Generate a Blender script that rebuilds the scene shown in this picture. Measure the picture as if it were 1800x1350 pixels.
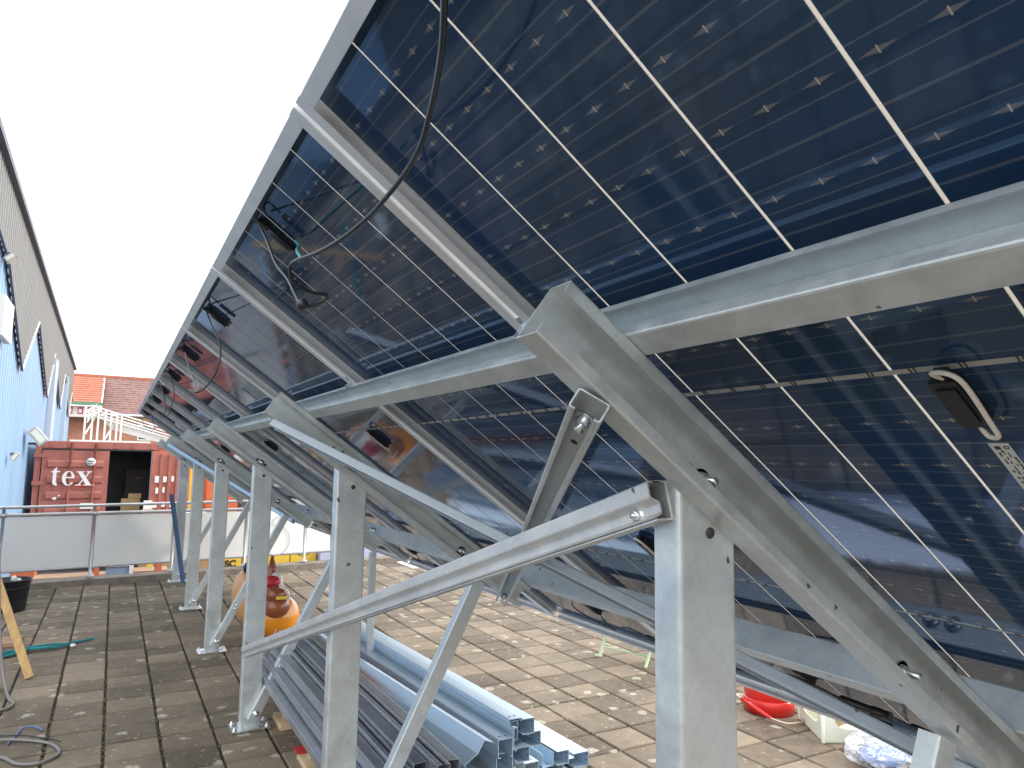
import bpy, bmesh, math, random
from mathutils import Vector, Matrix
random.seed(7)
for o in list(bpy.data.objects): bpy.data.objects.remove(o)
SC = bpy.context.scene
COL = SC.collection
R = math.radians
# ------------------------------------------------------------------ camera
CAMH = 1.6325
ya, pi_, ro = R(29.0355), R(6.3397), R(0.9024)
fw = Vector((math.sin(ya)*math.cos(pi_), math.cos(ya)*math.cos(pi_), math.sin(pi_)))
rt = Vector((math.cos(ya), -math.sin(ya), 0)); up = rt.cross(fw)
r2 = rt*math.cos(ro) + up*math.sin(ro); u2 = -rt*math.sin(ro) + up*math.cos(ro)
cd = bpy.data.cameras.new('camera'); cam = bpy.data.objects.new('camera', cd); COL.objects.link(cam)
cam.matrix_world = Matrix(((r2.x, u2.x, -fw.x, 0), (r2.y, u2.y, -fw.y, 0), (r2.z, u2.z, -fw.z, CAMH), (0, 0, 0, 1)))
cd.sensor_width = 36; cd.lens = 36*1247.48/1800; cd.clip_start = .02; cd.clip_end = 1500
SC.camera = cam
# ------------------------------------------------------------------ sky, sun, exposure
SUN = Vector((.75, -.30, .62)).normalized()
W = bpy.data.worlds.new('World'); SC.world = W; W.use_nodes = True
nt = W.node_tree; nt.nodes.clear()
wo = nt.nodes.new('ShaderNodeOutputWorld'); bg = nt.nodes.new('ShaderNodeBackground'); sky = nt.nodes.new('ShaderNodeTexSky')
sky.sky_type = 'NISHITA'; sky.sun_disc = False
sky.sun_elevation = math.asin(SUN.z); sky.sun_rotation = math.atan2(SUN.x, SUN.y)
sky.dust_density = 4.0; sky.air_density = 1.2; sky.altitude = 50
mixw = nt.nodes.new('ShaderNodeMix'); mixw.data_type = 'RGBA'      # thin bright overcast veil in front of the blue
mixw.inputs[0].default_value = .72
mixw.inputs[7].default_value = (20.5, 20.8, 21.4, 1)
nt.links.new(sky.outputs[0], mixw.inputs[6]); nt.links.new(mixw.outputs[2], bg.inputs[0])
bg.inputs[1].default_value = .10
nt.links.new(bg.outputs[0], wo.inputs[0])
sd = bpy.data.lights.new('sun', 'SUN'); sd.energy = 1.25; sd.angle = R(5); sd.color = (1, .93, .84)
sun = bpy.data.objects.new('sun', sd); COL.objects.link(sun); sun.rotation_euler = SUN.to_track_quat('Z', 'Y').to_euler(); sun.location = (6, -4, 9)
SC.view_settings.view_transform = 'Standard'; SC.view_settings.look = 'None'
SC.view_settings.gamma = 1; SC.view_settings.use_curve_mapping = False
SC.view_settings.exposure = .55
# ------------------------------------------------------------------ materials
def N_(nt, t, **k):
    n = nt.nodes.new(t)
    for a, b in k.items(): setattr(n, a, b)
    return n
def mat(name, col, rough=.6, metal=0., var=.0, scale=6., bump=0., spec=.5, coat=0., col2=None, stretch=(1,1,1), trans=0., alpha=1., detail=4, bscale=None, objrand=0.):
    m = bpy.data.materials.new(name); m.use_nodes = True; nt = m.node_tree
    b = nt.nodes['Principled BSDF']; L = nt.links.new
    b.inputs['Base Color'].default_value = (*col, 1); b.inputs['Roughness'].default_value = rough
    b.inputs['Metallic'].default_value = metal; b.inputs['Specular IOR Level'].default_value = spec
    if coat: b.inputs['Coat Weight'].default_value = coat; b.inputs['Coat Roughness'].default_value = .03
    if trans: b.inputs['Transmission Weight'].default_value = trans
    if alpha < 1: b.inputs['Alpha'].default_value = alpha
    if var or bump or col2 or objrand:
        tc = N_(nt, 'ShaderNodeTexCoord'); mp = N_(nt, 'ShaderNodeMapping'); mp.inputs['Scale'].default_value = stretch
        no = N_(nt, 'ShaderNodeTexNoise'); no.inputs['Scale'].default_value = scale; no.inputs['Detail'].default_value = detail; no.inputs['Roughness'].default_value = .6
        g = N_(nt, 'ShaderNodeNewGeometry')
        L(g.outputs['Position'], mp.inputs[0]); L(mp.outputs[0], no.inputs[0])
        cr = N_(nt, 'ShaderNodeMapRange'); cr.inputs[1].default_value = .3; cr.inputs[2].default_value = .7; L(no.outputs[0], cr.inputs[0])
        mx = N_(nt, 'ShaderNodeMix', data_type='RGBA')
        c1 = tuple(c*(1-var) for c in col); c2 = col2 if col2 else tuple(min(1, c*(1+var)) for c in col)
        mx.inputs[6].default_value = (*c1, 1); mx.inputs[7].default_value = (*c2, 1)
        L(cr.outputs[0], mx.inputs[0]); out = mx.outputs[2]
        if objrand:
            oi = N_(nt, 'ShaderNodeObjectInfo'); hs = N_(nt, 'ShaderNodeHueSaturation'); mr = N_(nt, 'ShaderNodeMapRange')
            mr.inputs[3].default_value = 1-objrand; mr.inputs[4].default_value = 1+objrand
            L(oi.outputs['Random'], mr.inputs[0]); L(mr.outputs[0], hs.inputs['Value']); L(out, hs.inputs['Color']); out = hs.outputs[0]
        L(out, b.inputs['Base Color'])
        rr = N_(nt, 'ShaderNodeMapRange'); rr.inputs[3].default_value = max(.02, rough-.1*min(1, rough*3)); rr.inputs[4].default_value = min(1, rough+.1); L(no.outputs[0], rr.inputs[0]); L(rr.outputs[0], b.inputs['Roughness'])
        if bump:
            n2 = N_(nt, 'ShaderNodeTexNoise'); n2.inputs['Scale'].default_value = bscale or scale*6; n2.inputs['Detail'].default_value = 5
            L(mp.outputs[0], n2.inputs[0])
            bp = N_(nt, 'ShaderNodeBump'); bp.inputs['Strength'].default_value = bump; bp.inputs['Distance'].default_value = .01
            L(n2.outputs[0], bp.inputs['Height']); L(bp.outputs[0], b.inputs['Normal'])
    return m
def galv(name, base, rough, metal, mott=.16, spots=True):
    """galvanised steel: cloudy zinc mottling, faint drips and dull white bloom"""
    m = bpy.data.materials.new(name); m.use_nodes = True; nt = m.node_tree; L = nt.links.new
    b = nt.nodes['Principled BSDF']; b.inputs['Metallic'].default_value = metal
    g = N_(nt, 'ShaderNodeNewGeometry')
    n1 = N_(nt, 'ShaderNodeTexNoise'); n1.inputs['Scale'].default_value = 9; n1.inputs['Detail'].default_value = 6; n1.inputs['Roughness'].default_value = .65; n1.inputs['Distortion'].default_value = .8
    n2 = N_(nt, 'ShaderNodeTexNoise'); n2.inputs['Scale'].default_value = 70; n2.inputs['Detail'].default_value = 3
    vo = N_(nt, 'ShaderNodeTexVoronoi'); vo.inputs['Scale'].default_value = 95
    for n in (n1, n2, vo): L(g.outputs['Position'], n.inputs['Vector'])
    a = N_(nt, 'ShaderNodeMapRange'); a.inputs[1].default_value = .32; a.inputs[2].default_value = .68
    a.inputs[3].default_value = 1-mott; a.inputs[4].default_value = 1+mott; L(n1.outputs[0], a.inputs[0])
    v = N_(nt, 'ShaderNodeMapRange'); v.inputs[3].default_value = .96; v.inputs[4].default_value = 1.05; L(vo.outputs['Color'], v.inputs[0])
    mu = N_(nt, 'ShaderNodeMath', operation='MULTIPLY'); L(a.outputs[0], mu.inputs[0]); L(v.outputs[0], mu.inputs[1])
    hs = N_(nt, 'ShaderNodeHueSaturation'); hs.inputs['Color'].default_value = (*base, 1); L(mu.outputs[0], hs.inputs['Value'])
    bstr = .12 if spots else .0
    sp = N_(nt, 'ShaderNodeTexNoise'); sp.inputs['Scale'].default_value = 26; sp.inputs['Detail'].default_value = 2; L(g.outputs['Position'], sp.inputs['Vector'])
    sr = N_(nt, 'ShaderNodeMapRange'); sr.inputs[1].default_value = .735; sr.inputs[2].default_value = .76; L(sp.outputs[0], sr.inputs[0])
    mx = N_(nt, 'ShaderNodeMix', data_type='RGBA'); mx.inputs[7].default_value = (.12, .12, .11, 1); L(sr.outputs[0], mx.inputs[0]); L(hs.outputs[0], mx.inputs[6])
    L(mx.outputs[2] if spots else hs.outputs[0], b.inputs['Base Color'])
    r = N_(nt, 'ShaderNodeMapRange'); r.inputs[1].default_value = .3; r.inputs[2].default_value = .7; r.inputs[3].default_value = rough-(.1 if spots else .02); r.inputs[4].default_value = rough+(.13 if spots else .03); L(n1.outputs[0], r.inputs[0]); L(r.outputs[0], b.inputs['Roughness'])
    bp = N_(nt, 'ShaderNodeBump'); bp.inputs['Strength'].default_value = bstr; bp.inputs['Distance'].default_value = .004; L(n2.outputs[0], bp.inputs['Height']); L(bp.outputs[0], b.inputs['Normal'])
    return m
M = {}
M['galv'] = galv('galvanised_steel', (.59, .635, .64), .45, .65, .11)
M['galv_beam'] = galv('galvanised_channel', (.58, .585, .58), .5, .6, .08)
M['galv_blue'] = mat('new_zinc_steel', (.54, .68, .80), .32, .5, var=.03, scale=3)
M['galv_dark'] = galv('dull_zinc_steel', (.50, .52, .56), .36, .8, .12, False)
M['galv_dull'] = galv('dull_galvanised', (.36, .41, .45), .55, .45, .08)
M['zinc'] = mat('bright_zinc', (.78, .82, .84), .25, .9, var=.1, scale=40)
M['alu'] = mat('anodised_aluminium', (.60, .61, .62), .38, .8, var=.06, scale=14)
M['alu_dark'] = mat('frame_aluminium', (.66, .68, .70), .40, .35, var=.08, scale=10)
M['black'] = mat('black_plastic', (.012, .012, .014), .4)
M['cable'] = mat('black_cable_rubber', (.014, .015, .018), .35, spec=.6)
M['cable_white'] = mat('pale_cable', (.72, .68, .60), .4)
M['rubber_grey'] = mat('grey_cable', (.19, .18, .17), .45)
M['blue_cable'] = mat('blue_cable', (.10, .18, .42), .4)
M['rope'] = mat('teal_rope', (.02, .20, .22), .8, var=.3, scale=60)
M['gap'] = None
def gap_mat():
    m = bpy.data.materials.new('clear_gap_laminate'); m.use_nodes = True; nt = m.node_tree; L = nt.links.new
    b = nt.nodes['Principled BSDF']; b.inputs['Base Color'].default_value = (.60, .58, .55, 1); b.inputs['Roughness'].default_value = .25
    t = N_(nt, 'ShaderNodeBsdfTranslucent'); t.inputs[0].default_value = (.85, .82, .76, 1)
    mx = N_(nt, 'ShaderNodeMixShader'); mx.inputs[0].default_value = .55
    L(b.outputs[0], mx.inputs[1]); L(t.outputs[0], mx.inputs[2]); L(mx.outputs[0], nt.nodes['Material Output'].inputs[0])
    return m
M['gap'] = gap_mat()
M['midgap'] = mat('mid_gap_strip', (.36, .36, .35), .3)
M['strip'] = mat('pale_joint_strip', (.88, .87, .85), .3)
M['strip'].node_tree.nodes['Principled BSDF'].inputs['Transmission Weight'].default_value = 0
_t = M['strip'].node_tree; _tr = N_(_t, 'ShaderNodeBsdfTranslucent'); _tr.inputs[0].default_value = (.9, .88, .84, 1); _mx = N_(_t, 'ShaderNodeMixShader'); _mx.inputs[0].default_value = .08
_t.links.new(_t.nodes['Principled BSDF'].outputs[0], _mx.inputs[1]); _t.links.new(_tr.outputs[0], _mx.inputs[2]); _t.links.new(_mx.outputs[0], _t.nodes['Material Output'].inputs[0])
def cell_mat():
    """rear face of monocrystalline cells under glass; x of object space = down the slope, y = along the row (metres)"""
    m = bpy.data.materials.new('solar_cells'); m.use_nodes = True; nt = m.node_tree; L = nt.links.new
    b = nt.nodes['Principled BSDF']; b.inputs['Roughness'].default_value = .055; b.inputs['IOR'].default_value = 1.84; b.inputs['Specular Tint'].default_value = (.38, .60, 1.0, 1)   # blue anti-reflective coating
    tc = N_(nt, 'ShaderNodeTexCoord'); sx = N_(nt, 'ShaderNodeSeparateXYZ'); L(tc.outputs['Object'], sx.inputs[0])
    def math_(op, a, bb=None, c=None):
        n = N_(nt, 'ShaderNodeMath', operation=op)
        for i, v in enumerate((a, bb, c)):
            if v is None: continue
            if isinstance(v, (int, float)): n.inputs[i].default_value = v
            else: L(v, n.inputs[i])
        return n.outputs[0]
    P = .1035
    x, y = sx.outputs[0], sx.outputs[1]
    xm = math_('MODULO', math_('ADD', x, P*10-.406+P/2), P)          # pad row at xm = P/2
    dx = math_('ABSOLUTE', math_('SUBTRACT', xm, P/2))
    def line(c, w):                                                  # line at offset c from the pad row
        d = math_('ABSOLUTE', math_('SUBTRACT', xm, P/2+c))
        mr = N_(nt, 'ShaderNodeMapRange'); mr.inputs[1].default_value = w*.35; mr.inputs[2].default_value = w; mr.inputs[3].default_value = 1; mr.inputs[4].default_value = 0; L(d, mr.inputs[0]); return mr.outputs[0]
    ln = math_('MAXIMUM', math_('MAXIMUM', line(-.0172, .0014), line(.0172, .0014)), line(.0507, .0014))
    ln = math_('MAXIMUM', ln, line(-.0510, .0012))
    ym = math_('MODULO', math_('ADD', y, .06233*30-.004), .06233)
    dy = math_('ABSOLUTE', math_('SUBTRACT', ym, .031165))
    # tapered ribbon pad: |x|/.004 + |y|/.013 < 1 , plus a fine bright core
    pad = math_('ADD', math_('DIVIDE', dx, .0034), math_('DIVIDE', dy, .019))
    pr = N_(nt, 'ShaderNodeMapRange'); pr.inputs[1].default_value = .8; pr.inputs[2].default_value = 1.1; pr.inputs[3].default_value = 1; pr.inputs[4].default_value = 0; L(pad, pr.inputs[0])
    core = math_('MULTIPLY', math_('LESS_THAN', dx, .0045), math_('LESS_THAN', dy, .0009))
    hair = line(0, .0007)
    oi = N_(nt, 'ShaderNodeObjectInfo')
    n1 = N_(nt, 'ShaderNodeTexNoise'); n1.inputs['Scale'].default_value = 3.2; n1.inputs['Detail'].default_value = 2; g = N_(nt, 'ShaderNodeNewGeometry'); L(g.outputs['Position'], n1.inputs['Vector'])
    # each half-cell a slightly different tint
    cellid = N_(nt, 'ShaderNodeCombineXYZ'); L(math_('FLOOR', math_('DIVIDE', math_('ADD', x, .0), P)), cellid.inputs[0]); L(oi.outputs['Random'], cellid.inputs[1])
    wn = N_(nt, 'ShaderNodeTexWhiteNoise', noise_dimensions='2D'); L(cellid.outputs[0], wn.inputs['Vector'])
    av = math_('ADD', math_('MULTIPLY', n1.outputs[0], .75), math_('MULTIPLY', wn.outputs[0], .18))
    cr = N_(nt, 'ShaderNodeValToRGB'); e = cr.color_ramp.elements
    e[0].position = .25; e[0].color = (.010, .036, .105, 1); e[1].position = .85; e[1].color = (.036, .050, .085, 1)
    q = cr.color_ramp.elements.new(.55); q.color = (.020, .046, .092, 1)
    L(av, cr.inputs[0])
    mx = N_(nt, 'ShaderNodeMix', data_type='RGBA'); mx.inputs[7].default_value = (.15, .16, .17, 1); L(cr.outputs[0], mx.inputs[6]); L(math_('MULTIPLY', math_('MAXIMUM', ln, math_('MULTIPLY', hair, .4)), .55), mx.inputs[0])
    m2 = N_(nt, 'ShaderNodeMix', data_type='RGBA'); m2.inputs[7].default_value = (.27, .25, .22, 1); L(mx.outputs[2], m2.inputs[6]); L(math_('MULTIPLY', pr.outputs[0], .5), m2.inputs[0])
    m3 = N_(nt, 'ShaderNodeMix', data_type='RGBA'); m3.inputs[7].default_value = (.5, .47, .42, 1); L(m2.outputs[2], m3.inputs[6]); L(math_('MULTIPLY', core, .8), m3.inputs[0])
    L(m3.outputs[2], b.inputs['Base Color'])
    # very faint waviness of the laminate
    nb = N_(nt, 'ShaderNodeTexNoise'); nb.inputs['Scale'].default_value = 14; L(g.outputs['Position'], nb.inputs['Vector'])
    bp = N_(nt, 'ShaderNodeBump'); bp.inputs['Strength'].default_value = .05; bp.inputs['Distance'].default_value = .003; L(nb.outputs[0], bp.inputs['Height']); L(bp.outputs[0], b.inputs['Normal'])
    return m
M['cell'] = cell_mat()
def slab_mat():
    m = bpy.data.materials.new('old_concrete_slab'); m.use_nodes = True; nt = m.node_tree; L = nt.links.new
    b = nt.nodes['Principled BSDF']; b.inputs['Roughness'].default_value = .85
    g = N_(nt, 'ShaderNodeNewGeometry'); oi = N_(nt, 'ShaderNodeObjectInfo')
    add = N_(nt, 'ShaderNodeMath', operation='ADD'); L(oi.outputs['Random'], add.inputs[0]); L(g.outputs['Random Per Island'], add.inputs[1])
    fr = N_(nt, 'ShaderNodeMath', operation='FRACT'); L(add.outputs[0], fr.inputs[0])
    def noise(s, d=5, r=.6):
        n = N_(nt, 'ShaderNodeTexNoise'); n.inputs['Scale'].default_value = s; n.inputs['Detail'].default_value = d; n.inputs['Roughness'].default_value = r; L(g.outputs['Position'], n.inputs['Vector']); return n
    n1 = noise(1.3); n2 = noise(14, 6, .7); n3 = noise(120, 3)
    cr = N_(nt, 'ShaderNodeValToRGB'); e = cr.color_ramp.elements
    e[0].position = .15; e[0].color = (.118, .092, .064, 1); e[1].position = .85; e[1].color = (.262, .208, .146, 1)
    mm = N_(nt, 'ShaderNodeMath', operation='MULTIPLY_ADD'); mm.inputs[1].default_value = .62; L(fr.outputs[0], mm.inputs[0])
    m4 = N_(nt, 'ShaderNodeMath', operation='MULTIPLY_ADD'); m4.inputs[1].default_value = .75; m4.inputs[2].default_value = -.22; L(n2.outputs[0], m4.inputs[0]); L(m4.outputs[0], mm.inputs[2])
    L(mm.outputs[0], cr.inputs[0])
    # broad damp stains
    st = N_(nt, 'ShaderNodeMapRange'); st.inputs[1].default_value = .42; st.inputs[2].default_value = .68; st.inputs[3].default_value = 1.08; st.inputs[4].default_value = .70; L(n1.outputs[0], st.inputs[0])
    hs = N_(nt, 'ShaderNodeHueSaturation'); L(cr.outputs[0], hs.inputs['Color']); L(st.outputs[0], hs.inputs['Value'])
    # pale lichen blotches
    wv = noise(9, 3); ad = N_(nt, 'ShaderNodeMix', data_type='RGBA', blend_type='ADD'); ad.inputs[0].default_value = .12; L(g.outputs['Position'], ad.inputs[6]); L(wv.outputs['Color'], ad.inputs[7])
    vo = N_(nt, 'ShaderNodeTexVoronoi'); vo.inputs['Scale'].default_value = 7.0; L(ad.outputs[2], vo.inputs['Vector'])
    th = N_(nt, 'ShaderNodeMapRange'); th.inputs[1].default_value = .20; th.inputs[2].default_value = .28; th.inputs[3].default_value = 1; th.inputs[4].default_value = 0; L(vo.outputs['Distance'], th.inputs[0])
    sx = N_(nt, 'ShaderNodeSeparateColor'); L(vo.outputs['Color'], sx.inputs[0])
    gt = N_(nt, 'ShaderNodeMath', operation='GREATER_THAN'); gt.inputs[1].default_value = .5; L(sx.outputs[0], gt.inputs[0])
    n5 = noise(38, 4, .8); n5r = N_(nt, 'ShaderNodeMapRange'); n5r.inputs[1].default_value = .32; n5r.inputs[2].default_value = .55; L(n5.outputs[0], n5r.inputs[0])
    lm = N_(nt, 'ShaderNodeMath', operation='MULTIPLY'); L(th.outputs[0], lm.inputs[0]); L(gt.outputs[0], lm.inputs[1])
    l2 = N_(nt, 'ShaderNodeMath', operation='MULTIPLY'); L(lm.outputs[0], l2.inputs[0]); L(n5r.outputs[0], l2.inputs[1])
    # finer specks of lichen
    v2 = N_(nt, 'ShaderNodeTexVoronoi'); v2.inputs['Scale'].default_value = 30; L(ad.outputs[2], v2.inputs['Vector'])
    t2 = N_(nt, 'ShaderNodeMapRange'); t2.inputs[1].default_value = .2; t2.inputs[2].default_value = .32; t2.inputs[3].default_value = .55; t2.inputs[4].default_value = 0; L(v2.outputs['Distance'], t2.inputs[0])
    s2 = N_(nt, 'ShaderNodeSeparateColor'); L(v2.outputs['Color'], s2.inputs[0]); g2 = N_(nt, 'ShaderNodeMath', operation='GREATER_THAN'); g2.inputs[1].default_value = .80; L(s2.outputs[0], g2.inputs[0])
    l3 = N_(nt, 'ShaderNodeMath', operation='MULTIPLY'); L(t2.outputs[0], l3.inputs[0]); L(g2.outputs[0], l3.inputs[1])
    lx = N_(nt, 'ShaderNodeMath', operation='MAXIMUM'); L(l2.outputs[0], lx.inputs[0]); L(l3.outputs[0], lx.inputs[1])
    lz = N_(nt, 'ShaderNodeMath', operation='MULTIPLY'); lz.inputs[1].default_value = .85; L(lx.outputs[0], lz.inputs[0])
    mx = N_(nt, 'ShaderNodeMix', data_type='RGBA'); mx.inputs[7].default_value = (.46, .43, .35, 1); L(lz.outputs[0], mx.inputs[0]); L(hs.outputs[0], mx.inputs[6])
    L(mx.outputs[2], b.inputs['Base Color'])
    bp = N_(nt, 'ShaderNodeBump'); bp.inputs['Strength'].default_value = .5; bp.inputs['Distance'].default_value = .006
    n6 = N_(nt, 'ShaderNodeMath', operation='MULTIPLY_ADD'); n6.inputs[1].default_value = .4; L(n3.outputs[0], n6.inputs[0]); L(n2.outputs[0], n6.inputs[2])
    L(n6.outputs[0], bp.inputs['Height']); L(bp.outputs[0], b.inputs['Normal'])
    return m
M['slab'] = slab_mat()
M['joint'] = mat('joint_dirt', (.050, .040, .028), .95, var=.45, scale=30, bump=.6)
M['moss'] = mat('moss', (.085, .085, .035), .95, var=.4, scale=50)
M['kerb'] = mat('kerb_concrete', (.21, .175, .145), .9, var=.3, scale=7, bump=.5, bscale=60)
M['yard'] = mat('yard_asphalt', (.10, .095, .09), .9, var=.35, scale=1.2, bump=.3)
M['blue_wall'] = mat('blue_cladding', (.29, .45, .64), .5, var=.07, scale=1.2, stretch=(1, 1, .25))
M['grey_clad'] = mat('beige_grey_cladding', (.225, .225, .22), .55, var=.10, scale=1.5, stretch=(1, 2, .2))
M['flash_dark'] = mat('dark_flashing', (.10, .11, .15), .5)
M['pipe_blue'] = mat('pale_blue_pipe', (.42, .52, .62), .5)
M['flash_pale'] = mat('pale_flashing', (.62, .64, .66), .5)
M['red'] = mat('container_red', (.38, .125, .095), .55, var=.16, scale=3, bump=.1)
M['red_door'] = mat('door_red', (.50, .15, .10), .5, var=.1)
M['red_bright'] = mat('container_patch', (.52, .09, .06), .5)
M['orange_red'] = mat('orange_container', (.62, .16, .06), .55, var=.1)
M['dark_parts_hole_shade'] = mat('dark_seal_hole_shade', (.05, .045, .045), .7)  # dark seal, casting and ribbon colour; on hole discs it stands for shade
M['paint_white'] = mat('white_paint', (.78, .76, .72), .55, var=.05)
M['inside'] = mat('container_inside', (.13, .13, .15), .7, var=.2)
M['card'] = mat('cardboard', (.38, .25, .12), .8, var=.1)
M['card_dark'] = mat('cardboard_shade', (.10, .085, .075), .8, var=.2)  # cardboard with the container's inner shade put into its colour; also the cabinet's grey
M['panel_white'] = mat('barrier_sheet', (.74, .74, .72), .45, var=.03, scale=2)
M['rail'] = mat('barrier_tube', (.50, .51, .52), .4, .5, var=.08, scale=20)
M['brick'] = mat('brick_wall', (.40, .19, .12), .85, var=.15, scale=4)
M['tile_o'] = mat('orange_tiles', (.42, .16, .10), .85, var=.2, scale=6, bump=.5)
M['tile_p'] = mat('purple_tiles', (.25, .15, .135), .9, var=.35, scale=4, bump=.5)
M['green'] = mat('green_gutter', (.12, .26, .16), .6)
M['cream'] = mat('cream_band', (.62, .42, .20), .7)
M['steel_white'] = mat('white_steelwork', (.80, .77, .72), .5)
M['orange'] = mat('orange_gloss', (.83, .30, .012), .28, spec=.6, coat=.5, var=.05, scale=5)
M['tan'] = mat('tan_gloss', (.60, .27, .09), .3, coat=.5, col2=(.72, .38, .16), scale=3)
M['brown'] = mat('brown_gloss', (.26, .075, .03), .3, coat=.4, var=.12)
M['whitegloss'] = mat('white_gloss', (.78, .72, .68), .3, coat=.4)
M['redgloss'] = mat('red_gloss', (.55, .03, .05), .35)
M['yellow'] = mat('yellow_paint', (.78, .52, .06), .5, var=.05)
M['ink'] = mat('black_lettering', (.03, .03, .03), .6)
M['wood'] = mat('timber', (.47, .30, .12), .7, var=.2, scale=5, stretch=(6, 6, .7), bump=.2)
M['wood_pale'] = mat('pale_timber', (.55, .42, .26), .75, var=.15, scale=6)
M['wood_old'] = mat('weathered_board', (.36, .22, .13), .85, var=.25, scale=5)
M['bucket'] = mat('dark_bucket_plastic', (.016, .018, .024), .45, var=.2)
M['lilac'] = mat('lilac_board', (.50, .52, .68), .6)
M['bluebar'] = mat('blue_powder_coat', (.10, .19, .36), .45)
M['blueboxm'] = mat('blue_plastic', (.22, .30, .42), .5)
M['redcan'] = mat('red_enamel', (.62, .02, .015), .3, coat=.3, var=.08)
M['crate'] = mat('cream_crate', (.70, .71, .58), .5, var=.05)
M['mint'] = mat('mint_legs', (.48, .62, .38), .5)
M['brass'] = mat('brass_fitting', (.6, .5, .38), .3, .9)
M['teal'] = mat('teal_tape', (.10, .38, .36), .5)
M['lampgrey'] = mat('lamp_housing', (.45, .43, .42), .5)
M['lens'] = mat('lamp_glass', (.75, .78, .68), .2)
M['label'] = mat('label_paper', (.52, .55, .54), .5)
M['bagblue'] = mat('blue_cloth', (.16, .26, .52), .7, var=.3, scale=18)
def film():
    m = bpy.data.materials.new('clear_film'); m.use_nodes = True; nt = m.node_tree; L = nt.links.new
    b = nt.nodes['Principled BSDF']; b.inputs['Base Color'].default_value = (.80, .82, .88, 1); b.inputs['Roughness'].default_value = .18
    n = N_(nt, 'ShaderNodeTexNoise'); n.inputs['Scale'].default_value = 11; n.inputs['Detail'].default_value = 3; n.inputs['Distortion'].default_value = 1.5
    r = N_(nt, 'ShaderNodeMapRange'); r.inputs[1].default_value = .4; r.inputs[2].default_value = .62; r.inputs[3].default_value = .10; r.inputs[4].default_value = .6; L(n.outputs[0], r.inputs[0]); L(r.outputs[0], b.inputs['Alpha'])
    bp = N_(nt, 'ShaderNodeBump'); bp.inputs['Strength'].default_value = .4; bp.inputs['Distance'].default_value = .02; L(n.outputs[0], bp.inputs['Height']); L(bp.outputs[0], b.inputs['Normal'])
    return m
M['film'] = film()
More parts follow.
